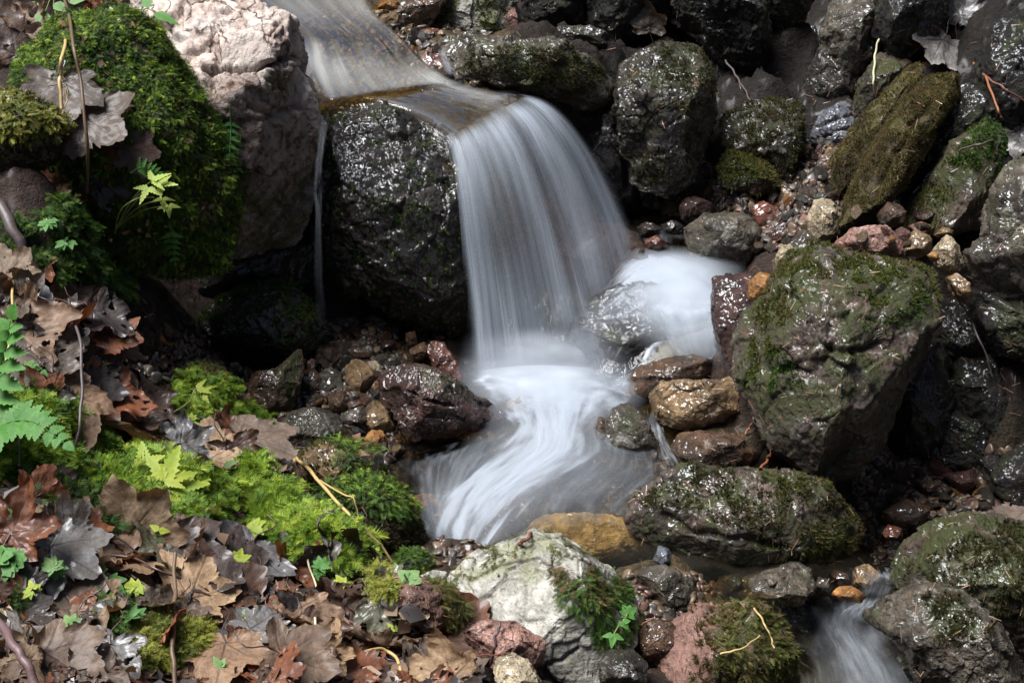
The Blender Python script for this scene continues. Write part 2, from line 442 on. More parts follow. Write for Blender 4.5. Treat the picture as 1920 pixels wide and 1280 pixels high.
# ---- stones of the left gravel
A = [
 ([(645,690),(662,672),(688,680),(706,712),(700,742),(672,754),(652,730)], 2.77, .05, 'tan', 'blocky tan stone topmost in the gravel heap left of the maroon rock'),
 ([(684,678),(705,676),(720,695),(708,708),(692,696)], 2.82, .03, 'cream', 'small pale stone tucked behind the blocky tan stone'),
 ([(597,700),(620,688),(641,700),(640,730),(620,758),(596,745)], 2.75, .04, 'grey', 'glossy dark and ochre striped stone between the tan block and the mossy rocks'),
 ([(676,775),(696,752),(720,758),(739,800),(730,822),(705,828),(682,812)], 2.66, .045, 'tan', 'streaked olive tan stone leaning beside the maroon rock'),
 ([(680,828),(695,806),(716,808),(728,830),(716,850),(692,852)], 2.58, .035, 'orange', 'rough orange stone at the edge of the brown shallows'),
 ([(562,700),(585,690),(602,705),(597,742),(575,752),(562,735)], 2.74, .035, 'brown', 'ochre wet stone left of the glossy striped stone'),
 ([(594,672),(612,660),(620,676),(608,690),(592,686)], 2.84, .025, 'red', 'small blunt red brown stone behind the glossy striped stone'),
 ([(620,684),(630,656),(642,680),(640,700),(626,700)], 2.83, .025, 'red', 'small red stone standing like a spike beside the tan block'),
 ([(614,742),(640,730),(650,760),(640,785),(618,775)], 2.68, .03, 'brown', 'upright ridged brown stone below the glossy striped stone'),
 ([(546,760),(566,742),(582,770),(560,778)], 2.68, .03, 'maroon', 'small dark maroon stone above the grey wet slab'),
 ([(640,775),(680,760),(690,790),(660,800),(636,792)], 2.64, .03, 'grey', 'flat grey stone wedged below the tan block'),
 ([(625,640),(650,632),(664,650),(656,676),(630,676)], 2.93, .04, 'brown', 'dull brown block at the back of the gravel under the side trickle'),
 ([(663,660),(680,655),(690,676),(668,680)], 2.88, .025, 'tan', 'little round tan stone behind the blocky tan stone'),
 ([(690,668),(725,662),(735,680),(700,684)], 2.9, .02, 'grey', 'thin flat olive stone lying in the dark under the glistening boulder'),
 ([(765,655),(795,640),(806,665),(780,682)], 2.93, .03, 'brown', 'brown stone behind the upper end of the red slab'),
 ([(760,625),(778,620),(784,650),(764,655)], 2.98, .025, 'brown', 'small upright brown stone in the dark below the glistening boulder'),
 ([(690,612),(704,610),(706,632),(690,634)], 3.02, .02, 'tan', 'tiny tan stone deepest in the dark below the glistening boulder'),
 ([(710,640),(738,636),(745,655),(715,660)], 2.98, .02, 'maroon', 'flat reddish stone behind the thin olive stone'),
 ([(655,818),(675,812),(680,838),(660,845)], 2.57, .025, 'pink', 'small pinkish angular stone beside the rough orange stone'),
 ([(705,712),(728,705),(735,722),(712,730)], 2.78, .02, 'maroon', 'small dark red stone at the left shoulder of the maroon rock'),
]
for i, (pg, y, T, mt, lb) in enumerate(A):
    rock(pg, y, T, 300+i, mt, lb, name='stone', cat='stone', lvl=5, cuts=7, p=3, group='stones of the left gravel', amp=.9)
R['redslab'] = rock([(795,650),(815,640),(832,642),(850,668),(884,722),(868,728),(845,708),(815,690)], 2.86, .05, 31, 'red', 'long red brown slab leaning against the foot of the waterfall', cat='stone', lvl=6, cuts=5, p=3.5)
R['maroon'] = rock([(704,705),(735,690),(785,684),(830,698),(880,733),(930,763),(957,790),(940,802),(880,812),(820,832),(765,815),(740,785),(712,745)],
     2.66, .11, 32, 'maroon', 'large dark maroon wet rock with white glints, reaching into the pool', lvl=7, cuts=4, planes=[((-.1,-.45,1), .78)],
     grooves=[([(770,735),(800,750),(850,760)], 4, .012), ([(745,730),(765,760),(775,780)], 4, .010)], alg=[([(790,690),(850,700),(880,740),(800,730)], 15, .6)])
R['greyslab'] = rock([(512,805),(538,774),(590,764),(630,780),(656,820),(645,838),(520,834)], 2.56, .07, 33, 'grey', 'rounded grey wet rock with wavy silver glints above the mossy bank', lvl=6, cuts=3, planes=[((0,-.6,.9), .8)])
R['mossbrown'] = rock([(470,700),(520,690),(556,648),(567,690),(548,770),(500,792),(464,772)], 2.66, .08, 34, 'brown', 'tall brown wet rock with one dark mossy shoulder, left of the gravel', lvl=6, alg=[([(520,690),(556,648),(567,690),(540,760)], 12, 1)])
R['mosspot'] = rock([(325,715),(370,680),(412,695),(432,735),(470,790),(445,802),(365,775),(318,745)], 2.52, .09, 35, 'brown', 'brown rock with a small moss cushion on top in the left hollow', lvl=6, alg=[([(330,700),(410,690),(420,740),(340,740)], 10, 1)])
R['mossblock'] = rock([(545,885),(560,850),(610,828),(665,826),(712,850),(717,890),(690,912),(600,930),(550,925)], 2.36, .1, 36, 'tan', 'olive tan block with hanging moss on its right end above the pool', lvl=6, cuts=4, planes=[((0,-.2,1), .75)])
R['mossfall'] = rock([(560,940),(630,895),(715,903),(758,935),(788,995),(815,1055),(770,1068),(650,1045),(585,1000)], 2.2, .12, 37, 'dark', 'dark bank rock draped in deep green moss, dropping to the pool', lvl=6, cuts=3)
R['mossnub'] = rock([(735,1055),(765,1040),(805,1045),(822,1075),(790,1092),(745,1080)], 2.08, .05, 38, 'mossy', 'small moss topped stone at the water edge behind the clover leaf', cat='stone')
R['greychip'] = rock([(780,1085),(810,1070),(838,1075),(835,1100),(795,1105)], 2.02, .04, 39, 'white', 'small grey wedge of stone against the white grey rock', cat='stone')
# ---- foreground
R['white'] = rock([(836,1095),(880,1050),(940,1024),(1000,1003),(1050,1008),(1100,1040),(1150,1075),(1188,1130),(1192,1190),(1155,1240),(1140,1310),(1000,1310),(950,1215),(900,1165),(862,1135)],
     1.96, .16, 41, 'white', 'white grey foreground rock with a moss covered right flank', name='boulder', cat='boulder', lvl=7, cuts=2, p=3, amp=.5, planes=[((-.55,-.35,.75), .72), ((.25,-1,.35), .80), ((.8,-.2,.6),.85)],
     grooves=[([(1020,1250),(1060,1235),(1085,1215)], 3, .010), ([(880,1090),(940,1060),(1010,1045)], 3, .004)],
     facets=6, stain=[([(1040,1130),(1110,1110),(1140,1200),(1060,1190)], 18, .35), ([(850,1150),(960,1210),(1010,1320),(900,1320)], 22, .4), ([(1000,1200),(1200,1190),(1160,1330),(1020,1330)], 24, .3)], alg=[([(850,1090),(1000,1000),(1060,1010),(950,1070)], 18, .55)])
R['pink'] = rock([(864,1190),(900,1162),(960,1166),(1022,1205),(1016,1250),(970,1272),(905,1245)], 1.78, .07, 42, 'pink', 'pink angular rock at the foot of the white grey rock', lvl=6, cuts=6, planes=[((-.1,-.3,1), .7)])
R['redsoil'] = rock([(700,1075),(760,1080),(830,1105),(875,1150),(870,1190),(800,1190),(740,1150),(690,1110)], 1.9, .09, 43, 'pink', 'crumbly reddish brown rock with trailing moss under the clover leaf', lvl=6, stain=[([(740,1090),(860,1110),(870,1190),(740,1190)], 15, .6)])
R['cream'] = rock([(928,1240),(960,1228),(990,1240),(1012,1275),(1000,1310),(930,1310)], 1.66, .05, 44, 'cream', 'yellowish knobbly stone at the bottom edge below the pink rock', cat='stone', lvl=6)
R['blackstone'] = rock([(1124,1245),(1145,1224),(1190,1222),(1212,1245),(1208,1300),(1130,1300)], 1.78, .06, 45, 'dark', 'black angular stone at the bottom edge right of the white grey rock', cat='stone', lvl=6)
R['redfront'] = rock([(1190,1200),(1215,1168),(1260,1170),(1284,1195),(1262,1225),(1215,1245),(1192,1230)], 1.92, .06, 46, 'brown', 'reddish brown stone between the white grey rock and the mossy front rock', cat='stone', lvl=6)
R['mossfront'] = rock([(1200,1320),(1250,1200),(1300,1150),(1360,1135),(1440,1132),(1474,1180),(1490,1240),(1505,1320)], 1.9, .16, 47, 'pink', 'pinkish front rock with straggly moss and dead grass on its right side', name='boulder', cat='boulder', lvl=6, cuts=4, alg=[([(1340,1140),(1440,1130),(1500,1320),(1340,1320)], 25, .9)], stain=[([(1250,1130),(1480,1130),(1500,1320),(1250,1320)], 30, .35)])
# ---- right of the pool
R['long'] = rock([(1176,978),(1190,932),(1230,905),(1262,882),(1300,871),(1360,884),(1430,884),(1510,890),(1560,913),(1612,960),(1640,1005),(1622,1042),(1560,1062),(1480,1057),(1380,1072),(1290,1052),(1230,1027),(1190,1010)],
     2.33, .15, 51, 'mossy', 'long low grey boulder lying across the pool outlet', name='boulder', cat='boulder', lvl=7, cuts=3, p=2.8, amp=.85, planes=[((-.05,-.35,1), .70), ((-.6,-.8,.1), .9)],
     stain=[([(1180,960),(1240,990),(1400,1030),(1640,1030),(1600,1090),(1200,1090)], 25, .7), ([(1180,930),(1240,940),(1230,1010),(1180,1000)], 14, .8)], alg=[([(1480,1000),(1560,960),(1640,1000),(1600,1060),(1500,1050)], 20, .8),([(1400,885),(1520,890),(1560,920),(1450,920)], 12, .7)],
     grooves=[([(1240,960),(1300,1000),(1400,1010),(1480,1030)], 6, .012)])
B = [
 ([(1264,842),(1275,815),(1312,808),(1382,815),(1442,848),(1432,880),(1300,870),(1265,858)], 2.56, .08, 'brown', 'dark brown wet slab between the tan step rock and the long grey boulder', 6),
 ([(1219,745),(1242,715),(1300,712),(1382,709),(1397,732),(1397,778),(1352,800),(1290,806),(1236,792)], 2.66, .09, 'tan', 'flat topped tan step rock with a wet glossy front, left of the big leaning boulder', 6),
 ([(1168,742),(1190,690),(1240,675),(1300,664),(1352,680),(1377,706),(1240,718),(1222,752),(1200,772)], 2.76, .08, 'brown', 'ridged brown rock above the flat topped tan step', 6),
 ([(1130,795),(1150,765),(1182,754),(1212,790),(1236,830),(1216,862),(1165,852),(1138,830)], 2.6, .07, 'grey', 'ridged grey and tan rock standing at the right edge of the pool', 6),
 ([(1115,805),(1125,780),(1142,790),(1140,830),(1122,828)], 2.62, .03, 'brown', 'small rounded brown stone in the foam at the pool edge', 5),
 ([(1340,518),(1400,511),(1442,520),(1424,570),(1402,620),(1386,684),(1350,662),(1338,600)], 2.78, .08, 'maroon', 'dark red wet rock with a square edge beside the white pool', 6),
 ([(1405,530),(1425,510),(1458,515),(1445,545),(1420,572),(1406,560)], 2.72, .035, 'orange', 'small orange stone wedged between the dark red rock and the big leaning boulder', 5),
 ([(1283,432),(1330,398),(1382,398),(1426,428),(1436,490),(1400,516),(1340,502),(1298,482)], 3.2, .1, 'grey', 'pale shiny wet rock at the back edge of the white pool', 6),
 ([(1408,388),(1432,378),(1472,402),(1462,430),(1436,444),(1420,425)], 3.28, .05, 'red', 'bright brick red angular stone behind the pale shiny rock', 5),
 ([(1448,378),(1480,364),(1512,392),(1480,398)], 3.38, .04, 'red', 'flat brick red stone behind the bright angular red one', 5),
 ([(1432,468),(1440,440),(1480,400),(1492,398),(1484,430),(1450,470)], 3.18, .04, 'maroon', 'thin dark red slab leaning right of the bright red stone', 5),
 ([(1516,410),(1530,375),(1562,372),(1574,392),(1577,440),(1545,458),(1520,440)], 3.1, .06, 'cream', 'upright cream and olive stone with a faceted glossy face, left of the diagonal slab', 6),
 ([(1452,490),(1465,460),(1485,457),(1498,478),(1485,515),(1455,515)], 3.02, .04, 'cream', 'whitish wet block behind the top of the big leaning boulder', 5),
 ([(1482,455),(1505,430),(1535,445),(1530,470),(1495,480)], 3.05, .04, 'grey', 'glossy grey stone between the whitish block and the upright cream stone', 5),
 ([(1494,420),(1505,400),(1520,410),(1525,432),(1500,430)], 3.15, .03, 'pink', 'small pink and white chip beside the upright cream stone', 5),
 ([(1275,388),(1285,370),(1305,366),(1345,385),(1340,400),(1300,405),(1280,412)], 3.3, .05, 'maroon', 'dark maroon ridged stone behind the pale shiny rock', 5),
 ([(1360,372),(1372,350),(1402,365),(1405,395),(1380,398)], 3.38, .04, 'slate', 'small blue grey glossy stone behind the dark maroon ridged stone', 5),
 ([(1195,425),(1212,415),(1240,425),(1235,445),(1205,446)], 3.28, .04, 'black', 'little black stone in the ripples at the foot of the fall', 5),
 ([(1240,420),(1262,412),(1288,425),(1275,440),(1250,438)], 3.3, .03, 'black', 'second little black stone nearer the pale shiny rock', 5),
 ([(1210,450),(1232,440),(1250,455),(1235,470),(1212,468)], 3.2, .03, 'red', 'small reddish stone under the ripples at the foot of the fall', 5),
 ([(1500,275),(1530,268),(1548,290),(1520,308),(1500,298)], 3.5, .03, 'tan', 'rounded tan stone in the gravel chute under the blue slate', 5),
 ([(1515,322),(1540,310),(1570,330),(1560,345),(1530,345)], 3.38, .035, 'tan', 'ochre stone in the middle of the gravel chute', 5),
 ([(1548,300),(1566,292),(1590,300),(1580,315),(1555,313)], 3.42, .03, 'cream', 'whitish stone in the gravel chute', 5),
 ([(1518,362),(1530,338),(1552,360),(1545,378),(1525,380)], 3.28, .035, 'brown', 'dark olive stone at the foot of the gravel chute', 5),
 ([(1478,345),(1490,320),(1520,330),(1515,355),(1490,362)], 3.36, .035, 'brown', 'brown wet stone left in the gravel chute', 5),
 ([(1490,372),(1500,358),(1515,365),(1512,382)], 3.3, .02, 'slate', 'small round dark grey stone below the gravel chute', 5),
 ([(1530,385),(1545,365),(1570,355),(1575,372),(1545,392)], 3.2, .03, 'brown', 'brown glossy stone jammed under the diagonal slab', 5),
 ([(1420,170),(1440,162),(1455,178),(1440,188),(1422,186)], 3.62, .03, 'red', 'small red brown stone above the squat mossy rock', 5),
]
for i, (pg, y, T, mt, lb, lv) in enumerate(B):
    rock(pg, y, T, 400+i, mt, lb, name='stone' if lv == 5 else 'rock', cat='stone' if lv == 5 else 'rock', lvl=lv, cuts=7, p=2.9, group='stones right of the pool', amp=.9)
R['fallrock'] = rock([(1060,645),(1078,578),(1125,548),(1200,528),(1262,540),(1312,590),(1345,645),(1310,700),(1200,725),(1100,705)], 2.97, .13, 52, 'dim', 'rounded rock under the spreading white water at the foot of the fall', name='boulder', cat='boulder', lvl=6, cuts=2, amp=.7)
R['lean'] = rock([(1383,705),(1395,640),(1420,580),(1458,512),(1500,470),(1530,455),(1600,468),(1680,484),(1752,490),(1768,512),(1760,600),(1747,660),(1702,740),(1682,830),(1642,892),(1585,922),(1520,892),(1480,862),(1440,840),(1408,765)],
     2.58, .20, 53, 'mossy', 'big leaning boulder patched with moss and pink streaks right of the pool', name='boulder', cat='boulder', lvl=7, cuts=2, p=2.7, amp=.7, facets=26, planes=[((-.62,-.72,.3), .80), ((.72,-.62,-.3), .64), ((0,-.2,1), .90)],
     grooves=[([(1490,560),(1530,640),(1560,660)], 8, .012), ([(1440,690),(1520,700),(1560,650)], 9, .014), ([(1550,660),(1650,650)], 7, .014)],
     stain=[([(1400,640),(1500,600),(1520,700),(1440,720)], 25, .5), ([(1440,720),(1660,680),(1600,920),(1440,840)], 30, .75)],
     alg=[([(1385,700),(1420,580),(1500,470),(1540,470),(1500,600),(1450,720),(1540,760),(1450,800)], 22, .8), ([(1600,480),(1740,500),(1730,640),(1620,580)], 25, .8)])
C_ = [
 ([(1571,457),(1600,426),(1662,424),(1697,454),(1692,480),(1640,474),(1595,470)], 2.8, .06, 'pink', 'pink and white veined stone lying on top of the big leaning boulder', 6),
 ([(1748,475),(1776,437),(1800,458),(1817,495),(1790,513),(1760,500)], 2.78, .05, 'cream', 'pointed whitish stone standing beside the top of the big leaning boulder', 6),
 ([(1777,520),(1795,512),(1826,545),(1822,575),(1795,560)], 2.72, .04, 'tan', 'tan stone slipped below the pointed whitish stone', 5),
 ([(1696,445),(1720,430),(1745,440),(1750,470),(1725,482),(1696,478)], 2.84, .05, 'tan', 'tan stone between the pink veined stone and the pointed one', 5),
 ([(1700,425),(1725,416),(1748,425),(1742,440),(1712,440)], 2.95, .035, 'pink', 'pinkish stone at the back of the heap on the leaning boulder', 5),
 ([(1765,420),(1785,405),(1812,415),(1805,432),(1775,432)], 2.98, .04, 'red', 'red brown stone at the foot of the right hand slab', 5),
 ([(1648,400),(1665,378),(1690,380),(1700,402),(1690,425),(1655,425)], 2.95, .05, 'brown', 'rounded brown stone standing between the two diagonal slabs', 5),
 ([(1738,478),(1755,470),(1765,485),(1750,492)], 2.74, .02, 'orange', 'tiny yellow stone at the right corner of the leaning boulder', 5),
 ([(1552,470),(1562,456),(1578,462),(1575,474)], 2.8, .02, 'red', 'tiny red chip left of the pink veined stone', 5),
 ([(1755,440),(1770,425),(1790,432),(1780,445)], 2.9, .03, 'tan', 'small tan chip behind the pointed whitish stone', 5),
]
for i, (pg, y, T, mt, lb, lv) in enumerate(C_):
    rock(pg, y, T, 500+i, mt, lb, name='stone', cat='stone', lvl=lv, cuts=6, p=2.8, group='stones on the leaning boulder', ground=False)
R['slabA'] = rock([(1573,440),(1578,385),(1602,340),(1640,272),(1700,182),(1745,140),(1790,132),(1820,160),(1822,190),(1790,205),(1752,240),(1702,330),(1660,395),(1645,430),(1610,440)],
     3.1, .10, 61, 'slab', 'long diagonal slab coated in brown green moss on the right bank', name='slab', cat='slab', lvl=7, cuts=1, p=4, amp=.6, facets=3, planes=[((-.75,-.55,.45), .62), ((.85,-.45,.0), .62)],
     grooves=[([(1625,400),(1660,320),(1700,250),(1745,190)], 5, .014)])
R['slabB'] = rock([(1698,430),(1712,390),(1742,338),(1780,270),(1850,226),(1892,268),(1882,350),(1852,422),(1760,448)], 3.02, .11, 62, 'mossy', 'second diagonal slab, pinkish grey with moss at its crest', name='slab', cat='slab', lvl=6, cuts=2, p=3.5, amp=.7, facets=4,
     planes=[((-.8,-.5,.4), .55), ((.85,-.45,.0), .6)], alg=[([(1770,290),(1850,225),(1892,268),(1860,330),(1790,330)], 15, 1), ([(1720,350),(1790,340),(1770,440),(1700,430)], 14, .8)])
R['slabC'] = rock([(1560,300),(1600,240),(1660,170),(1720,110),(1748,135),(1700,185),(1640,275),(1600,345),(1575,390)], 3.3, .08, 63, 'slab', 'narrow shaded slab behind the long diagonal one', name='slab', cat='slab', lvl=6, cuts=2, p=3)
R['dangle'] = rock([(1750,170),(1820,160),(1870,200),(1900,250),(1860,240),(1800,260),(1740,330),(1700,400),(1690,360)], 3.2, .09, 64, 'dim', 'rock darkened for shade in the gap between the two diagonal slabs', lvl=6)  # colour carries the shade between the slabs
R['edge1'] = rock([(1815,470),(1858,440),(1868,360),(1898,300),(1990,270),(1990,570),(1900,562),(1850,530)], 2.75, .14, 65, 'grey', 'grey wet boulder cut by the right edge, beside the pointed stone', name='boulder', cat='boulder', lvl=6, planes=[((-.7,-.6,.4), .7)])
R['edge2'] = rock([(1818,525),(1860,545),(1990,580),(1990,690),(1890,670),(1840,605)], 2.7, .12, 66, 'dim', 'dark mossy boulder under the grey boulder at the right edge', name='boulder', cat='boulder', lvl=6, alg=[([(1860,570),(1990,590),(1990,680),(1890,660)], 15, .7)])
R['shade1'] = rock([(1768,700),(1790,640),(1840,620),(1900,680),(1925,760),(1900,850),(1830,860),(1775,800)], 2.74, .13, 67, 'dim', 'boulder darkened for deep shade right of the leaning boulder', name='boulder', cat='boulder', lvl=6)  # this boulder and the next carry the recess shade in their colour
R['shade2'] = rock([(1850,860),(1880,830),(1990,810),(1990,950),(1900,950),(1860,920)], 2.6, .12, 68, 'dim', 'boulder blackened for deep shade low at the right edge', name='boulder', cat='boulder', lvl=6)
R['gap1'] = rock([(1690,690),(1730,640),(1775,640),(1790,760),(1740,860),(1680,860),(1670,800)], 2.72, .1, 681, 'dim', 'added rock, near-black for shade, filling the gap behind the leaning boulder', name='boulder', cat='boulder', lvl=6)  # three gap rocks added near-black to fill the recess with shade
R['gap2'] = rock([(1740,780),(1800,760),(1880,800),(1890,870),(1800,890),(1740,860)], 2.70, .09, 682, 'dim', 'added low rock, near-black for shade, at the back of the right recess', name='boulder', cat='boulder', lvl=6)
R['gap3'] = rock([(1760,560),(1800,560),(1850,600),(1850,680),(1790,690),(1755,640)], 2.82, .1, 683, 'dim', 'added rock, near-black for shade, in the crack between the leaning boulder and the right edge boulders', name='boulder', cat='boulder', lvl=6)
R['slateL'] = rock([(1520,255),(1540,215),(1572,190),(1598,195),(1602,240),(1592,272),(1560,280),(1530,272)], 3.52, .06, 69, 'slate', 'blue grey wet slate with slanting cracks below the back wall', cat='slate', lvl=6, cuts=3, planes=[((-.1,-.85,.6), .55)],
     grooves=[([(1530,240),(1570,222),(1600,215)], 3, .008), ([(1535,262),(1575,245),(1600,240)], 3, .007)])
R['slateR'] = rock([(1606,222),(1640,214),(1652,230),(1640,266),(1612,272),(1604,250)], 3.5, .05, 70, 'slate', 'smaller blue grey slate right beside the cracked one', cat='slate', lvl=5, cuts=3, planes=[((-.1,-.85,.6), .55)])
R['squat'] = rock([(1360,215),(1400,186),(1480,180),(1518,200),(1512,260),(1484,300),(1476,350),(1420,362),(1372,332),(1354,275)], 3.45, .14, 71, 'dark', 'squat dark rock with brownish moss above the gravel chute', name='boulder', cat='boulder', lvl=6, planes=[((0,-.2,1), .8)], alg=[([(1380,200),(1480,210),(1480,300),(1380,300)], 25, .6)])
R['squatfoot'] = rock([(1345,320),(1372,282),(1420,300),(1470,330),(1474,362),(1420,368),(1360,356)], 3.36, .08, 72, 'dark', 'low mossy ledge under the squat dark rock', lvl=6, alg=[([(1350,285),(1470,320),(1470,350),(1360,330)], 12, .9)])
R['tall'] = rock([(1153,175),(1168,112),(1230,70),(1312,80),(1352,130),(1344,200),(1322,260),(1312,330),(1255,372),(1190,352),(1165,285),(1158,220)], 3.42, .18, 73, 'dark', 'tall dark boulder with brown moss right of the waterfall', name='boulder', cat='boulder', lvl=7, cuts=4, planes=[((0,-.35,1), .8)],
     alg=[([(1230,75),(1340,90),(1320,180),(1230,160)], 25, .7)])
R['ledge'] = rock([(812,92),(838,56),(900,60),(980,80),(1050,76),(1110,98),(1160,148),(1168,192),(1110,198),(1000,172),(930,166),(862,150),(843,120)], 3.44, .17, 74, 'grey', 'broad flat rock with dark moss just above the waterfall lip', name='boulder', cat='boulder', lvl=7, cuts=2, p=3, planes=[((0,-.15,1), .62)], ground=False,
     stain=[([(880,100),(1160,150),(1160,210),(850,180)], 22, .7)], alg=[([(900,80),(1000,90),(1120,120),(1150,180),(980,160),(880,120)], 24, .95)])
R['behindfall'] = rock([(1040,200),(1110,195),(1185,200),(1195,300),(1200,390),(1150,400),(1080,330),(1040,260)], 3.5, .14, 75, 'dim', 'rock blackened for shade right behind the falling water', lvl=6, ground=False)  # near-black colour stands in for the shadow behind the water
R['greenwhite'] = rock([(812,58),(822,-30),(960,-40),(972,30),(952,70),(880,64)], 3.72, .12, 76, 'white', 'rounded whitish rock streaked with green at the top edge', name='boulder', cat='boulder', lvl=6, alg=[([(815,-20),(860,-30),(850,60),(812,58)], 12, .8), ([(890,-20),(935,-10),(940,70),(900,60)], 10, .8)], cuts=3)
R['browntop'] = rock([(738,52),(760,8),(800,-25),(862,-25),(825,20),(802,58),(765,64)], 3.66, .08, 77, 'brown', 'brown sloping rock at the top edge beside the streaked whitish one', lvl=6)
D_ = [
 ([(708,50),(715,28),(745,22),(752,48),(730,58)], 3.66, .04, 'tan', 'smooth tan stone on the far bank of the upper stream', 5),
 ([(690,40),(700,18),(730,18),(715,40)], 3.74, .035, 'cream', 'pale stone behind the smooth tan one at the top', 5),
 ([(700,18),(725,-5),(752,5),(745,20)], 3.8, .04, 'orange', 'orange brown stone at the very top of the far bank', 5),
 ([(640,58),(650,30),(680,25),(685,45),(660,60)], 3.68, .035, 'red', 'dark red wet stone standing in the upper stream', 5),
 ([(655,72),(680,52),(705,60),(695,74)], 3.6, .025, 'grey', 'flat grey stone in the upper stream', 5),
 ([(772,76),(790,50),(822,52),(815,82),(790,84)], 3.58, .035, 'red', 'red brown stone at the left end of the broad flat rock', 5),
 ([(755,84),(765,66),(775,84)], 3.56, .02, 'slate', 'tiny dark grey stone in the upper stream', 5),
 ([(770,130),(790,104),(825,100),(850,130),(840,150),(800,150)], 3.42, .045, 'red', 'reddish wet stone parting the water above the lip', 5),
 ([(960,72),(985,48),(1010,52),(1008,76)], 3.62, .035, 'red', 'red brown stone behind the broad flat rock', 5),
 ([(1010,70),(1050,46),(1100,50),(1150,68),(1165,100),(1110,98),(1050,78)], 3.66, .06, 'dark', 'mossy rock with a reddish crest behind the broad flat rock', 6),
 ([(935,15),(965,12),(972,45),(950,66),(940,60)], 3.7, .04, 'pink', 'buff end stone against the streaked whitish rock', 5),
]
for i, (pg, y, T, mt, lb, lv) in enumerate(D_):
    rock(pg, y, T, 600+i, mt, lb, name='stone', cat='stone', lvl=lv, cuts=6, p=2.7, group='stones along the upper stream')
E_ = [
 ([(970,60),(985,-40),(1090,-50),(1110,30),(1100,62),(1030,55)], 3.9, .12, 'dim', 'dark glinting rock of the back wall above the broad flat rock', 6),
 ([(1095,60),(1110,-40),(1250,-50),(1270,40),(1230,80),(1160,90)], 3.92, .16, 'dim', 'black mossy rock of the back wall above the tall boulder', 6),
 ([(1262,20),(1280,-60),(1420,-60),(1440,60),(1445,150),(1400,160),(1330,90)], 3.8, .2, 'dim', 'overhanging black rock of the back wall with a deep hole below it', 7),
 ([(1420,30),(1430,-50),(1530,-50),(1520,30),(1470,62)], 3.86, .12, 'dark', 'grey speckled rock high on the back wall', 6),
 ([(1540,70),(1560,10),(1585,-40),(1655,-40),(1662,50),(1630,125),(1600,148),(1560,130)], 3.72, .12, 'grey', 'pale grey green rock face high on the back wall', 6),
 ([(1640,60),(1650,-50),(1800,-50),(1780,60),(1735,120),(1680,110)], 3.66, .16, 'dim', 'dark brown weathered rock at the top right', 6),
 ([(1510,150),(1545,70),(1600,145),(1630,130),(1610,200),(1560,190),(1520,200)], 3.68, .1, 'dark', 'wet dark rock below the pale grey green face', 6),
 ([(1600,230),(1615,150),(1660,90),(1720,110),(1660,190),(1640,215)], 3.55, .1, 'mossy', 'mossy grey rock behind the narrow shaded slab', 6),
 ([(1440,140),(1460,60),(1540,40),(1540,110),(1510,170),(1460,180)], 4.0, .12, 'dim', 'recess rock blackened for shade at the back of the deep hole', 6),  # shade of the hole put into the colour
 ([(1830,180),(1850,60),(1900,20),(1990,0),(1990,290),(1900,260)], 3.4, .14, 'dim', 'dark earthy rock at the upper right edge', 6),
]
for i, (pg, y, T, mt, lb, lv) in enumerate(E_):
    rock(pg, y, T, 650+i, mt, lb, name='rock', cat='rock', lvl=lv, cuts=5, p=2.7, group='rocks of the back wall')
# ---- lower right
R['low1'] = rock([(1680,1110),(1722,1030),(1762,988),(1822,968),(1882,974),(1990,990),(1990,1240),(1900,1232),(1822,1192),(1752,1150)], 2.24, .2, 81, 'mossy', 'large grey mossy boulder at the lower right edge', name='boulder', cat='boulder', lvl=7, cuts=3, planes=[((-.6,-.4,.8), .75)],
     alg=[([(1790,1010),(1920,1000),(1990,1100),(1900,1150),(1780,1080)], 28, .9)])
R['low2'] = rock([(1640,1172),(1682,1130),(1742,1095),(1802,1108),(1862,1160),(1922,1240),(1975,1320),(1740,1320),(1700,1222),(1660,1192)], 2.04, .18, 82, 'grey', 'wet shiny grey boulder in the bottom right corner', name='boulder', cat='boulder', lvl=7, cuts=3, planes=[((-.4,-.4,.9), .75)],
     alg=[([(1730,1120),(1800,1110),(1840,1180),(1760,1200)], 16, .9)], stain=[([(1640,1160),(1740,1100),(1720,1180),(1800,1240),(1800,1330),(1700,1240)], 20, .45)])
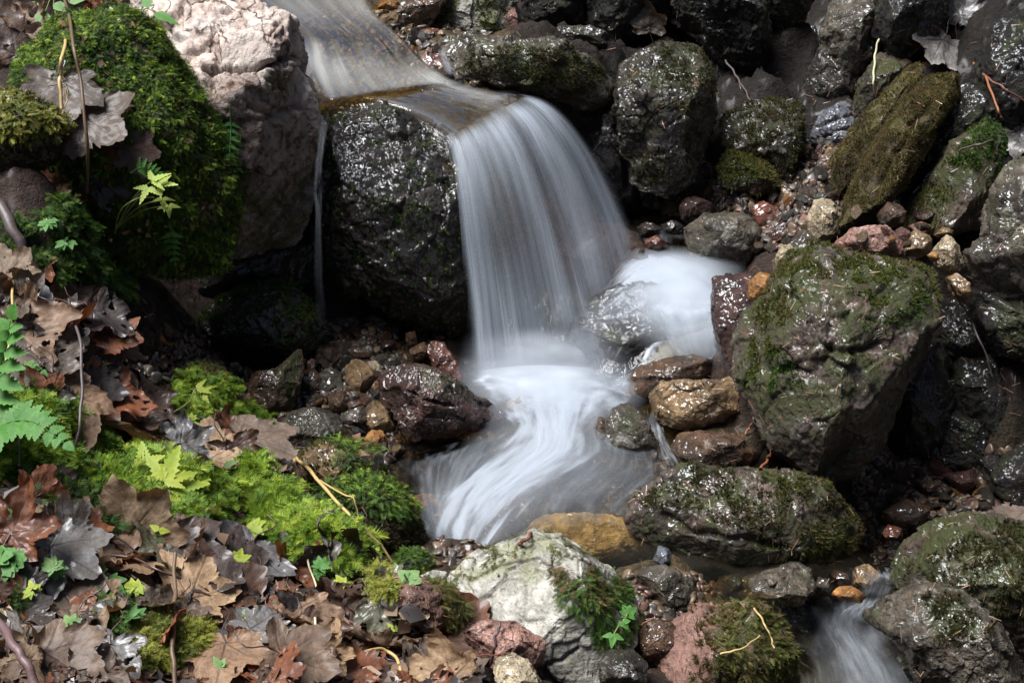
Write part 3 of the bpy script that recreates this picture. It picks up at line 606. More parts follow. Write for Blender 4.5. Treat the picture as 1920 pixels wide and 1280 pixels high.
F_ = [
 ([(1366,1112),(1388,1088),(1432,1075),(1500,1054),(1526,1072),(1532,1110),(1490,1132),(1410,1132)], 2.2, .08, 'grey', 'grey wedge shaped rock under the long low boulder', 6),
 ([(1340,1108),(1352,1085),(1384,1075),(1400,1095),(1372,1122)], 2.22, .05, 'dark', 'small dark olive stone left of the grey wedge rock', 5),
 ([(1190,1090),(1205,1068),(1250,1062),(1302,1092),(1308,1122),(1250,1136),(1205,1118)], 2.14, .07, 'grey', 'black and silver glinting rock right of the white grey rock', 6),
 ([(1224,1050),(1236,1024),(1256,1030),(1266,1060),(1240,1066)], 2.22, .03, 'slate', 'small dark angular stone under the left end of the long low boulder', 5),
 ([(1528,1100),(1536,1082),(1556,1086),(1562,1104),(1548,1118)], 2.24, .03, 'grey', 'small grey round stone in the little side cascade', 5),
 ([(1602,1100),(1606,1065),(1630,1058),(1650,1075),(1642,1108),(1620,1112)], 2.28, .04, 'tan', 'tall tan stone at the head of the little side cascade', 5),
 ([(1556,1080),(1566,1068),(1590,1074),(1594,1096),(1568,1100)], 2.27, .03, 'brown', 'brown stone behind the orange one in the little side cascade', 5),
 ([(1560,1115),(1572,1102),(1600,1100),(1632,1122),(1608,1128),(1575,1124)], 2.2, .035, 'orange', 'glossy orange stone in the little side cascade', 5),
 ([(1655,1000),(1668,984),(1690,990),(1690,1012),(1665,1015)], 2.46, .03, 'red', 'reddish stone in the dark gravel of the right recess', 5),
 ([(1655,960),(1700,935),(1745,950),(1730,985),(1690,990)], 2.52, .04, 'brown', 'flat brown stone in the shaded right recess', 5),
 ([(1710,900),(1740,890),(1760,915),(1735,930)], 2.62, .04, 'brown', 'brown stone far back in the shaded right recess', 5),
 ([(1770,890),(1830,880),(1850,905),(1800,920)], 2.62, .04, 'maroon', 'dark stone at the back of the shaded right recess', 5),
]
for i, (pg, y, T, mt, lb, lv) in enumerate(F_):
    rock(pg, y, T, 700+i, mt, lb, name='stone' if lv == 5 else 'rock', cat='stone' if lv == 5 else 'rock', lvl=lv, cuts=6, p=2.8, group='stones by the lower stream')
def under(px, py, z, rpx, seed, mat, label):
    c = at_z(px, py, z); y = c[1]; th = np.linspace(0, 2*np.pi, 14, endpoint=False); rg = np.random.RandomState(seed)
    pg = [(px+rpx[0]*math.cos(t)*rg.uniform(.85,1.1), py+rpx[1]*math.sin(t)*rg.uniform(.85,1.1)) for t in th]
    return rock(pg, y, .05, seed, mat, label, name='stone', cat='stone', lvl=5, ground=False)
R['sub'] = under(1100, 1012, -.078, (140, 54), 91, 'gold', 'broad orange stone under the shallow water behind the white grey rock')
under(975, 765, .0, (26, 24), 92, 'cream', 'small cream stone breaking through the white foam')
under(790, 950, -.06, (32, 26), 93, 'pink', 'pinkish stone awash at the left edge of the pool')
under(860, 850, -.08, (60, 22), 94, 'maroon', 'flat brown stone under the brown shallows below the maroon rock')
under(760, 870, -.085, (50, 22), 95, 'brown', 'brown stone under water beside the mossy block')
under(1105, 870, -.1, (80, 26), 96, 'brown', 'dim stone on the floor of the pool')
# ================================================================== the ground: one sheet under everything
G = list(GROUND)
def gp(px, py, y): a = at_y(px, py, y); G.append(tuple(a))
def gz(px, py, z): a = at_z(px, py, z); G.append(tuple(a))
for a in [(0,1280,1.45),(-200,1280,1.4),(400,1280,1.6),(800,1290,1.72),(0,1000,1.75),(-200,1000,1.75),(300,1000,1.9),(600,1000,2.08),(200,1130,1.7),(500,1130,1.82),(0,700,2.1),(-200,700,2.1),
          (150,600,2.3),(250,700,2.35),(400,850,2.25),(250,850,2.1),(500,900,2.2),(100,450,2.55),(220,520,2.6),(0,400,2.4),(0,550,2.25),(0,150,2.9),(-150,150,2.9),(0,0,3.1),(300,640,2.75),(400,690,2.72),(500,640,2.95),(700,650,2.93),
          (620,620,3.02),(780,640,3.05),(860,640,3.1),
          (1400,430,3.4),(1550,400,3.3),(1500,320,3.5),(1450,180,3.72),(1480,130,3.9),(1700,60,3.75),(1900,180,3.45),(1900,0,3.62),(1200,30,4.0),(1300,385,3.45),(1700,20,3.8),
          (1750,900,2.6),(1650,980,2.5),(1880,930,2.58),(1800,760,2.85),(1800,450,3.0),(1850,600,2.85),(1100,1310,1.8),(960,1290,1.72)]: gp(*a)
for a in [(600,100,.455),(750,130,.44),(680,160,.44),(880,200,.41),(950,180,.41),(650,10,.52),(560,40,.5),(850,150,.45),(700,70,.48),(500,-30,.56),
          (1000,760,-.10),(1000,850,-.12),(900,950,-.13),(900,1030,-.13),(1100,920,-.13),(1100,1000,-.11),(1000,690,-.07),(1200,640,-.03),(1300,560,.02),(1250,500,.04),(1200,440,.06),(1060,640,-.05),
          (1160,960,-.13),(800,900,-.1),(1250,860,-.1),(1180,860,-.1),(1600,1200,-.22),(1500,1260,-.24),(1300,1140,-.19),(1640,1120,-.19),(1700,1280,-.24),(1240,1160,-.2),(1460,1150,-.2),(1400,1160,-.2),(1600,1090,-.14),(1660,1060,-.13)]: gz(*a)
G += [(-3,1,1.0),(-3,3,1.7),(-2.2,5,2.0),(-.7,5.0,.75),(-1.2,6.5,1.2),(.4,5.2,1.5),(2.5,5,2.8),(3,3,2.7),(3.0,1.5,2.0),(0,-1,.5),(0,0,.42),(.4,1.0,.15),(-2,-1,.9),(2,-1,.8),(1.3,1.9,-.1),(1.4,2.4,.15),(1.5,2.8,.45),(1.6,3.5,.9),
      (1.2,4.2,1.0),(-1.3,2.2,.6),(-1.4,3.0,.85),(-1.1,3.6,.8),(5,3,5.5),(8,3,9),(-5,3,3.5),(-8,3,6),(0,7,4.5),(0,10,9.5),(5,7,7),(7,10,11),(-5,7,5.5),(-7,10,9),(6,-4,2.5),(-6,-4,3),(0,-5,1.0),(.6,1.3,-.15),(.9,1.6,-.28),(-.6,.9,.5)]  # unseen outer slopes raised steep to cut off low sky and darken the gully
G = np.array(G)
def axis(a, b, c, d, s, S):
    return np.concatenate([np.linspace(a, b, S, endpoint=False), np.arange(b, c, s), np.linspace(c, d, S)])
gx = axis(-9, -1.7, 1.7, 9, .0115, 26); gy = axis(-6, 1.15, 4.4, 11, .0115, 26)
XX, YY = np.meshgrid(gx, gy)
cx_ = np.linspace(-9, 9, 0)
def idw(x, y):
    out = np.zeros(x.shape); 
    for s in range(0, len(x), 20000):
        dx = x[s:s+20000,None]-G[None,:,0]; dy = (y[s:s+20000,None]-G[None,:,1])
        w_ = 1/((dx*dx+dy*dy)+.0016)**2
        out[s:s+20000] = (w_*G[None,:,2]).sum(1)/w_.sum(1)
    return out
zt = idw(XX.ravel(), YY.ravel())
Pt = np.stack([XX.ravel(), YY.ravel(), zt], 1)
ped = fracture(Pt*np.array([16, 16, 16]))[0]
zt = zt + .035*fbm(Pt*3.5, 3) + .008*fbm(Pt*14, 3) + .010*ped + .004*fracture(Pt*45)[0]
# channels cut by the water
def carve(line, wd, z, soft):
    global zt
    ln = np.array([at_z(px, py, z)[:2] for px, py in line]); d = segd(Pt[:,:2], ln); m_ = 1-sstep(d, wd, wd+soft)
    zt = np.where(zt > z, zt*(1-m_)+(z+.012*fbm(Pt*20, 2))*m_, zt)
carve([(1570,1100),(1570,1180),(1600,1260),(1640,1340)], .15, -.235, .06)
carve([(1250,1150),(1340,1150),(1460,1160),(1580,1180)], .03, -.22, .05)
carve([(1010,740),(1050,830),(960,930),(880,1040)], .13, -.13, .09)
carve([(1080,960),(1180,930)], .08, -.13, .06)
carve([(1200,460),(1280,500),(1310,580)], .06, .03, .06)
crag_shade = sstep(Pt[:,1]+.55*Pt[:,0], 3.35, 3.65)*sstep(Pt[:,0], -.1, .25)
zt = zt + crag_shade*(+.026*fracture(Pt*np.array([8.,8,8]))[0] + .016*fracture(Pt*22)[0] + .02*ridge(Pt*9, 3))
far = sstep(np.maximum(np.abs(Pt[:,0])-1.8, np.abs(Pt[:,1]-2.6)-1.9), 0, 1.5)
zt = zt + far*.25*fbm(Pt*1.1, 4)
Pt[:,2] = zt
nx, ny = len(gx), len(gy)
ii = (np.arange(ny-1)[:,None]*nx+np.arange(nx-1)[None,:]).ravel()
Fq = np.stack([ii, ii+1, ii+nx+1, ii+nx], 1)
tm = N('damp_earth')
tp = tm.n('NewGeometry').outputs['Position']
t1 = tm.noise(tp, 5, 5, .6); t2 = tm.noise(tp, 45, 6, .7); t3 = tm.noise(tp, 180, 3, .7)
tc_ = tm.mix(tm.ss(t1, .38, .62), (.045,.029,.021), (.085,.048,.035))
tc_ = tm.mix(tm.ss(t2, .35, .7), tm.mix(1.0, tc_, (.4,.4,.4), 'MULTIPLY'), tc_)
vo_ = tm.n('TexVoronoi'); tm.l(tp, vo_.inputs['Vector']); vo_.inputs['Scale'].default_value = 55
tc_ = tm.mix(tm.math('MULTIPLY', tm.ss(vo_.outputs['Distance'], .5, .2), .7), tc_, tm.mix(tm.math('MULTIPLY', vo_.outputs['Color'], .6), tc_, (.16,.10,.07)))
tcol = tm.mix(tm.ss(tm.attr('wetbed'), .2, .8), tc_, tm.mix(tm.ss(t2, .3, .7), (.028,.021,.010), (.13,.088,.042)))
tcol = tm.mix(tm.math('MULTIPLY', tm.attr('crag_shade'), .95), tcol, tm.mix(t2, (.006,.005,.004), (.024,.018,.013)))  # paints shade into the ground of the right-bank gaps and recess
tb = tm.bump(t2, 1.0, .014); tb = tm.bump(vo_.outputs['Distance'], .8, .008, tb); tb = tm.bump(t3, 1.0, .004, tb)
M['earth'] = tm.done(tm.bsdf(Base_Color=tcol, Roughness=.75, Specular_IOR_Level=.25, Normal=tb, Coat_Weight=tm.map(t1, .45, .65, .0, .25), Coat_Roughness=.25))
me = mesh_np('ground', Pt, Fq)
bx_ = np.exp(-((np.abs(Pt[:,2]+.12)/.16)**4))*(Pt[:,0] > -.5) + (Pt[:,1] > 3.15)*(Pt[:,0] < .0)*(Pt[:,0] > -.6)*1.0
attr(me, 'crag_shade', np.clip(crag_shade+.8*sstep(Pt[:,0], .35, .6)*sstep(-Pt[:,1], -3.2, -2.4), 0, 1)); attr(me, 'wetbed', np.clip(bx_, 0, 1))  # second term extends the painted shade over the right recess
ground = obj('ground', me, M['earth'], kind='structure', label='damp brown earth and stream bed under the rocks')
bpy.context.view_layer.update()
DG = bpy.context.evaluated_depsgraph_get()
def cast(px, py):
    r = Vector(ray(px, py)).normalized()
    ok, loc, nrm, idx, ob, mt = SC.ray_cast(DG, Vector(CP), r)
    return (np.array(loc), np.array(nrm), ob) if ok else (at_z(px, py, 0), np.array([0,0,1.]), None)
def drop(x, y, z=3.0):
    ok, loc, nrm, idx, ob, mt = SC.ray_cast(DG, Vector((x, y, z)), Vector((0,0,-1)))
    return (np.array(loc), np.array(nrm), ob) if ok else (np.array([x, y, 0]), np.array([0,0,1.]), None)
# ================================================================== leaves, moss, plants
rng = np.random.RandomState(2024)
def rot_to(nrm, spin):
    n = np.asarray(nrm, float); n /= np.linalg.norm(n)
    a = np.cross([0,1,0] if abs(n[1]) < .9 else [1,0,0], n); a /= np.linalg.norm(a); b = np.cross(n, a)
    c, s = math.cos(spin), math.sin(spin)
    return np.stack([a*c+b*s, -a*s+b*c, n], 1)          # columns x,y,z
def M4(Rm, loc, s=1.0):
    m = np.eye(4); m[:3,:3] = Rm*s; m[:3,3] = loc; return Matrix(m.tolist())
# ---- maple leaf blades: lobed outline, veins, curl; unit = 1 leaf length
LOBES = [(90, 1.0, 24), (38, .90, 22), (142, .90, 22), (-16, .62, 22), (196, .62, 22)]
def leaf_mesh(seed, curl=1.0, holes=0.0, style=0):
    r = np.random.RandomState(seed)
    NA, NR = 168, 18
    a = np.linspace(0, 360, NA, endpoint=False)
    Rr = np.full(NA, .34); lob = [(l+r.uniform(-4,4), q*r.uniform(.88,1.1), w*r.uniform(.95,1.25)) for l, q, w in LOBES]
    for l, q, w in lob:
        d = np.abs((a-l+180) % 360-180)
        Rr = np.maximum(Rr, q*(1-np.clip(d/(w*1.75),0,1)**1.15*.62)*(d < w*1.75))
        for sd in (-1, 1):                                   # side teeth of each lobe
            d2 = np.abs((a-l-sd*w*.85+180) % 360-180); Rr = np.maximum(Rr, q*.80*np.exp(-(d2/5.0)**2))
    db = np.abs((a-270+180) % 360-180); Rr = np.where(db < 50, Rr*(.35+.65*(db/50)), Rr)
    Rr *= 1+.05*np.abs(np.sin(np.radians(a*17+r.rand()*99)))+.03*r.rand(NA)
    t = np.linspace(0, 1, NR+1)[1:]**.9
    th = np.radians(a)
    X = np.concatenate([[0], (t[:,None]*(Rr*np.cos(th))[None]).ravel()]); Y = np.concatenate([[0], (t[:,None]*(Rr*np.sin(th))[None]).ravel()])
    F = []
    j = np.arange(NA); j2 = (j+1) % NA
    F.append(np.stack([np.zeros(NA, int), 1+j, 1+j2], 1))
    for k in range(NR-1):
        o = 1+k*NA
        F.append(np.stack([o+j, o+NA+j, o+NA+j2], 1)); F.append(np.stack([o+j, o+NA+j2, o+j2], 1))
    F = np.concatenate(F)
    # veins
    v = np.zeros(len(X)); rad = np.hypot(X, Y)
    side = np.zeros(len(X)); best = np.full(len(X), 9.)
    for l, q, w in lob:
        c, s = math.cos(math.radians(l)), math.sin(math.radians(l))
        al = X*c+Y*s; pe = -X*s+Y*c
        v = np.maximum(v, np.where(al > -.01, np.exp(-(pe/(.017*(1.15-np.clip(al/q,0,1))))**2), 0))
        dd = np.abs(pe)/(al+.05); ok = (al > 0) & (dd < best)
        u_ = (al-np.abs(pe)*.95)*8.5
        sv = np.exp(-(((u_+.5) % 1-.5)/.11)**2)*.6
        side = np.where(ok, sv, side); best = np.where(ok, dd, best)
    v = np.maximum(v, side*(rad > .06))
    edge = np.concatenate([[0], np.repeat(t, NA)])
    # curl
    P = np.stack([X, Y, np.zeros_like(X)], 1)
    ph = r.uniform(0, 2*np.pi)
    P[:,2] += curl*(.10*rad**2*np.cos(2*(np.arctan2(Y, X)-ph)) + .05*fbm(np.stack([X*2.5+seed, Y*2.5, X*0], 1), 3)) + curl*.10*edge**6*(.4+fbm(np.stack([X*3, Y*3+seed, X*0+4], 1), 2))
    P[:,2] -= v*.012 - .010*side
    for _ in range(2):
        dr = r.uniform(0, 2*np.pi); kap = curl*r.uniform(-.6, 1.7)
        if abs(kap) < .05: continue
        d = np.array([math.cos(dr), math.sin(dr), 0]); s = P@d; z = P[:,2].copy()
        s0 = r.uniform(-.1, .5)
        q = np.clip(s-s0, 0, None) if r.rand() < .7 else s
        ns_ = np.where(q != 0, (np.sin(kap*q)/kap)-q, 0); nz = (1-np.cos(kap*q))/kap
        P += d*(ns_ - z*np.sin(kap*q))[:,None]; P[:,2] = z*np.cos(kap*q)+nz
    if holes:
        hn = fbm(np.stack([X*4+seed*3, Y*4, X*0], 1), 2)
        keep = ~((hn[F].mean(1) > holes) & (rad[F].mean(1) > .2))
        F = F[keep]
    me = mesh_np('leaf', P, F)
    attr(me, 'vein', v); attr(me, 'edge', edge); attr(me, 'lf', np.stack([X, Y, X*0+seed], 1))
    return me
def leaf_mat(name, c1, c2, vein, spots=.3, gloss=.25, rough=.5, back=None):
    m = N(name)
    P = m.n('Attribute', attribute_name='lf').outputs['Vector']
    rnd = m.n('ObjectInfo').outputs['Random']
    cb = m.n('CombineXYZ'); m.l(m.math('MULTIPLY', rnd, 53.), cb.inputs[0]); m.l(m.math('MULTIPLY', rnd, 91.), cb.inputs[2])
    ad = m.n('VectorMath', operation='ADD'); m.l(P, ad.inputs[0]); m.l(cb.outputs[0], ad.inputs[1]); P = ad.outputs[0]
    n1 = m.noise(P, 2.2, 4, .6); n2 = m.noise(P, 14, 5, .7); n3 = m.noise(P, 60, 3, .7)
    col = m.mix(m.ss(n1, .35, .65), c1, c2)
    col = m.mix(m.ss(n2, .35, .75), m.mix(1.0, col, (.62,.60,.58), 'MULTIPLY'), col)
    col = m.mix(m.math('MULTIPLY', m.ss(n2, .60, .68), spots), col, (.018,.012,.010))
    col = m.mix(m.math('MULTIPLY', m.attr('vein'), .9), col, vein)
    col = m.mix(1.0, col, m.mix(rnd, (.62,.62,.64), (1.25,1.17,1.08)), 'MULTIPLY')
    bp = m.bump(n2, .5, .004); bp = m.bump(n3, .6, .002, bp)
    pr = m.bsdf(Base_Color=col, Roughness=rough, Normal=bp, Coat_Weight=gloss, Coat_Roughness=.22)
    tl = m.n('BsdfTranslucent'); m.l(m.mix(1.0, col, (1.3,.9,.5), 'MULTIPLY'), tl.inputs[0])
    mx = m.n('MixShader'); mx.inputs[0].default_value = .16; m.l(pr, mx.inputs[1]); m.l(tl.outputs[0], mx.inputs[2])
    return m.done(mx.outputs[0])
LM = {
 'tan': leaf_mat('tan_dead_leaf', (.31,.20,.125), (.20,.125,.078), (.075,.035,.02), .3, .12),
 'buff': leaf_mat('buff_dead_leaf', (.44,.31,.19), (.31,.205,.115), (.13,.065,.035), .08, .05),
 'brown': leaf_mat('brown_dead_leaf', (.125,.056,.028), (.08,.038,.022), (.035,.018,.012), .5, .3),
 'grey': leaf_mat('grey_brown_dead_leaf', (.19,.145,.115), (.13,.095,.072), (.06,.04,.03), .2, .2),
 'dark': leaf_mat('dark_wet_leaf', (.040,.026,.020), (.058,.034,.026), (.02,.013,.011), .3, .4, .5),
 'rust': leaf_mat('rust_orange_leaf', (.27,.085,.022), (.16,.05,.018), (.05,.02,.012), .5, .3),
 'silver': leaf_mat('silvery_wet_leaf', (.30,.30,.31), (.17,.155,.14), (.06,.045,.035), .25, .55, .45),
 'mottled': leaf_mat('greenish_rotting_leaf', (.22,.22,.15), (.10,.10,.06), (.09,.08,.05), .55, .6, .45),
}
LEAFS = [leaf_mesh(10+i, curl=[.7,1.1,1.4,1.8,.9,2.1,1.3,1.6,1.0,1.5][i], holes=[.55,0,.35,.6,0,.4,.5,.35,0,.5][i]) for i in range(10)]
def stalk_mesh(seed, L=.75):
    r = np.random.RandomState(seed); p = smoothline([(0,0,.0),(r.uniform(-.1,.1),-.3*L,.06),(r.uniform(-.25,.25),-.7*L,.05+r.uniform(0,.12)),(r.uniform(-.35,.35),-L,r.uniform(-.04,.2))], 10)
    V_, F_ = tubes([p], [np.linspace(.013,.011,10)], 5); return mesh_np('leaf_stalk', V_, F_)
STALKS = [stalk_mesh(i) for i in range(5)]
sm = N('leaf_stalk_skin'); M['stalk'] = sm.done(sm.bsdf(Base_Color=sm.mix(sm.n('ObjectInfo').outputs['Random'], (.022,.014,.016), (.075,.035,.022)), Roughness=.45, Coat_Weight=.3))
for s_ in STALKS: s_.materials.append(M['stalk'])
for l_ in LEAFS: l_.materials.append(LM['tan'])
NLEAF = [0]
def put_leaf(px, py, size, dirdeg, col, var, label, tilt=(0,0), lift=.008, stalk=True, group='dead leaves on the bank', face=0.5, at=None):
    """dirdeg: direction of the leaf tip in the picture, 0 = right, 90 = up; size in photo pixels from stalk joint to tip"""
    loc, nrm, ob = cast(px, py) if at is None else at
    d = -((loc-CP)@W); s = size*d/FPX
    n = nrm*(1-face)+face*np.array([0,-.35,.95]); n /= np.linalg.norm(n)
    # picture direction laid on the leaf plane
    dv = U*math.cos(math.radians(dirdeg)) + V*math.sin(math.radians(dirdeg))
    # push along the view ray until it lies in the plane
    k = -(dv@n)/(-(W@n)); k = np.clip(k, -1.6, 1.6); y = dv + k*(-W); y = y-(y@n)*n; y /= np.linalg.norm(y)
    x = np.cross(y, n); Rm = np.stack([x, y, n], 1)
    tx, ty = math.radians(tilt[0]), math.radians(tilt[1])
    Rx = np.array([[1,0,0],[0,math.cos(tx),-math.sin(tx)],[0,math.sin(tx),math.cos(tx)]]); Ry = np.array([[math.cos(ty),0,math.sin(ty)],[0,1,0],[-math.sin(ty),0,math.cos(ty)]])
    Rm = Rm@Rx@Ry
    NLEAF[0] += 1
    mw = M4(Rm, loc + n*(lift+.0006*(NLEAF[0] % 30)), s)
    if stalk:
        o = bpy.data.objects.new('fallen_leaf', None); COL.objects.link(o)
        bl = bpy.data.objects.new('leaf_blade', LEAFS[var]); COL.objects.link(bl); bl.parent = o
        c = bpy.data.objects.new('leaf_stalk', STALKS[(var*3+NLEAF[0]) % 5]); COL.objects.link(c); c.parent = o
    else:
        o = bl = bpy.data.objects.new('fallen_leaf', LEAFS[var]); COL.objects.link(o)
    o.matrix_world = mw
    bl.material_slots[0].link = 'OBJECT'; bl.material_slots[0].material = LM[col]
    o['label'] = label; o['category'] = 'leaf'; o['group'] = group
    return o
HERO = [  # px, py (stalk joint), size, direction, colour, variant, tilt, label
 (40,905,150,-100,'dark',3,(-10,0),'big blackish brown leaf hanging point down at the left edge under the ferny moss'),
 (108,912,130,150,'grey',4,(15,0),'grey brown leaf behind the big blackish one at the left edge'),
 (205,1050,190,150,'tan',2,(0,0),'large tan leaf with reddish veins and a hole, lying left below the yellow green herb'),
 (90,1030,120,-35,'silver',0,(5,0),'pale leaf with one silvery lobe beside the round green leaf'),
 (20,1010,110,60,'rust',5,(35,0),'curled rusty leaf standing on edge at the far left'),
 (240,1015,130,42,'buff',1,(28,20),'buff leaf standing half folded with its tip up over the black wet leaf'),
 (300,1050,150,-15,'dark',4,(0,0),'big black wet leaf under the standing buff leaf'),
 (325,1040,90,20,'tan',7,(10,0),'small tan leaf edge peeking over the black wet leaf'),
 (352,1133,115,75,'buff',0,(10,0),'light buff leaf with a broken tip behind the thin upright stem'),
 (330,1150,90,-120,'tan',3,(0,0),'tan folded leaf below the light buff broken one'),
 (384,1163,150,35,'brown',8,(0,0),'broad reddish brown leaf with two black spots near the bottom left'),
 (468,1127,120,-115,'tan',4,(0,0),'tan three pointed leaf with dark veins right of the spotted brown leaf'),
 (465,1040,120,-100,'silver',8,(-10,0),'dark grey leaf with a silvery sheen under the green moss slope'),
 (575,1075,80,65,'silver',3,(20,0),'upright silver wet leaf with brown rim below the moss slope'),
 (650,1085,110,110,'dark',7,(20,0),'blackish leaf arched over right of the silver wet leaf'),
 (690,1125,140,160,'mottled',6,(-10,0),'greenish black rotting leaf with wet streaks near the red brown rock'),
 (720,1130,90,-20,'mottled',5,(0,0),'pale olive curled leaf beside the red brown rock'),
 (565,1153,95,-60,'tan',9,(0,0),'pinkish tan ragged leaf crossed by the thin straw'),
 (610,1140,80,20,'brown',2,(0,0),'dark red leaf tucked behind the ragged pinkish tan one'),
 (143,1162,145,170,'grey',0,(0,0),'large grey brown leaf with spread lobes at the lower left'),
 (150,1160,100,-150,'tan',6,(0,0),'tan lower lobe leaf below the spread grey brown leaf'),
 (165,1150,110,-60,'buff',5,(20,0),'buff leaf rolled like a tube at the lower left'),
 (200,1230,110,-110,'silver',2,(0,0),'whitish skeleton leaf with green specks at the lower left'),
 (90,1240,130,-25,'tan',4,(0,0),'long tan leaf at the bottom under the skeleton leaf'),
 (60,1265,90,60,'buff',7,(25,0),'buff curled leaf at the bottom left corner'),
 (20,1230,70,80,'silver',9,(0,0),'small dark veined silvery leaf by the purple twig'),
 (424,1232,125,-90,'tan',4,(0,0),'big tan leaf pointing down at the bottom edge'),
 (516,1247,125,-20,'tan',1,(0,0),'tan leaf with dark veins right of the big down pointing one'),
 (470,1205,90,40,'silver',6,(0,0),'bluish grey leaf under the reddish stalk'),
 (555,1200,100,-30,'brown',3,(0,0),'brown and black leaf in the middle of the litter'),
 (510,1180,90,-80,'rust',8,(0,0),'orange brown leaf next to the tan three pointed leaf'),
 (760,1215,175,25,'rust',4,(0,0),'large rusty orange leaf with black blotches before the pink rock'),
 (765,1225,170,-25,'brown',0,(0,0),'glossy brown leaf spreading below the blotched rusty one'),
 (700,1225,120,165,'grey',1,(0,0),'grey brown leaf with a wet sheen left of the blotched rusty leaf'),
 (650,1185,110,150,'brown',7,(0,0),'brown leaf under the dark twigs in the litter'),
 (600,1240,80,70,'buff',5,(15,0),'small buff curled leaf near the bottom middle'),
 (790,1275,120,10,'grey',2,(0,0),'grey brown leaf at the bottom edge beside the yellowish stone'),
 (840,1285,90,110,'buff',9,(10,0),'pale crumpled leaf at the bottom edge left of the yellowish stone'),
 (640,1275,110,100,'rust',6,(0,0),'reddish leaf at the bottom edge under the bent straw'),
 (510,1290,90,60,'rust',2,(0,0),'bright red brown leaf at the bottom edge in the middle'),
 # upper left litter
 (70,690,130,120,'grey',6,(20,0),'dark grey curled leaf above the fern'),
 (110,740,120,-60,'tan',4,(0,0),'tan leaf with a ridge right of the fern'),
 (140,720,100,30,'dark',8,(0,0),'dark leaf with bluish sheen in the upper litter'),
 (170,745,110,-20,'rust',2,(10,0),'bright orange brown curled leaf in the upper litter'),
 (195,785,120,120,'tan',1,(0,0),'grey tan leaf below the orange brown curled one'),
 (200,788,120,-50,'tan',9,(0,0),'tan leaf with a long stalk, tip down in the upper litter'),
 (250,775,80,-30,'brown',3,(10,0),'red brown leaf on the slope above the herb'),
 (60,615,95,85,'silver',0,(0,0),'bluish white leaf with a thin stalk at the upper left litter'),
 (20,620,130,-40,'tan',3,(0,0),'broad tan leaf behind the fern at the left edge'),
 (110,635,80,0,'rust',9,(20,0),'dark rusty rolled leaf beside the bluish white one'),
 (135,560,80,-95,'tan',5,(0,0),'narrow tan leaf hanging below the mossy soil'),
 (170,600,90,-30,'dark',2,(0,0),'dark red leaf beside the straw stalk'),
 (40,570,90,160,'grey',7,(0,0),'grey leaf under the dark twig'),
 (8,540,80,40,'buff',1,(20,0),'pale tan leaf at the left edge under the twig'),
 (440,835,125,-30,'grey',0,(10,0),'large grey tan leaf draped over the bank above the moss slope'),
 (430,860,100,-70,'brown',3,(-20,0),'brown underside leaf hanging below the draped grey tan one'),
 (395,880,90,100,'buff',8,(0,0),'pale leaf between the herb and the draped grey leaf'),
 (330,850,80,20,'silver',5,(0,0),'small white and blue sheen leaf above the yellow herb'),
 (545,885,70,-110,'dark',7,(0,0),'narrow black leaf standing at the straw foot'),
 (640,1010,100,-120,'silver',9,(0,0),'whitish narrow leaf at the foot of the moss slope'),
 (400,960,110,-70,'brown',6,(0,0),'brown leaf half buried under the moss slope'),
 # around the boulders
 (120,160,110,-85,'grey',4,(0,0),'pale grey leaf lying on the moss boulder behind the thin stems'),
 (150,220,110,-35,'grey',8,(0,0),'tan grey leaf with a wet sheen below the pale grey one'),
 (140,345,125,80,'rust',3,(20,0),'dark orange leaf standing in the gap under the moss boulder'),
 (185,330,80,-20,'dark',6,(0,0),'black brown leaf right of the dark orange one'),
 (235,285,70,-10,'brown',0,(0,0),'dark reddish wet leaf in the moss hollow'),
 (30,110,100,110,'brown',2,(15,0),'dark brown leaf at the left edge of the moss boulder top'),
 (190,15,60,-70,'rust',5,(0,0),'brown leaf stuck on the top of the moss boulder'),
 (50,60,70,60,'tan',7,(0,0),'tan leaf high at the upper left corner'),
 (1760,80,80,-120,'silver',1,(0,0),'shiny grey leaf on the earth at the upper right'),
 (1800,40,90,60,'silver',5,(20,0),'upright glossy brown leaf above the shiny grey one at the upper right'),
 (1915,245,65,-150,'silver',4,(0,0),'pale grey leaf at the right edge'),
 (1215,50,55,90,'grey',9,(0,0),'greyish leaf on the tall boulder at the back'),
 (1920,968,60,180,'grey',0,(0,0),'pale leaf on the large mossy boulder at the lower right'),
]
for h in HERO: put_leaf(h[0], h[1], h[2], h[3], h[4], h[5], h[7], tilt=h[6])
LITTER = [(-60,1420),(-60,1090),(60,1000),(0,900),(0,680),(0,480),(60,470),(150,580),(250,700),(330,820),(420,800),(520,830),(560,880),(480,900),(420,980),(560,1060),(690,1080),(760,1130),(850,1180),(900,1290),(900,1420)]
KL = ['brown','brown','brown','dark','dark','dark','rust','rust','mottled','tan','grey','rust','dark','buff','silver']
DESC = {'mottled':'greenish rotting leaf in the bank litter','brown':'plain brown dead leaf in the bank litter','dark':'blackish wet leaf pressed into the bank litter','tan':'plain tan dead leaf in the bank litter','grey':'grey brown dead leaf in the bank litter','rust':'small rusty leaf in the bank litter','buff':'small pale buff leaf in the bank litter','silver':'small leaf with a silvery sheen in the bank litter'}
cnt = 0; tries = 0
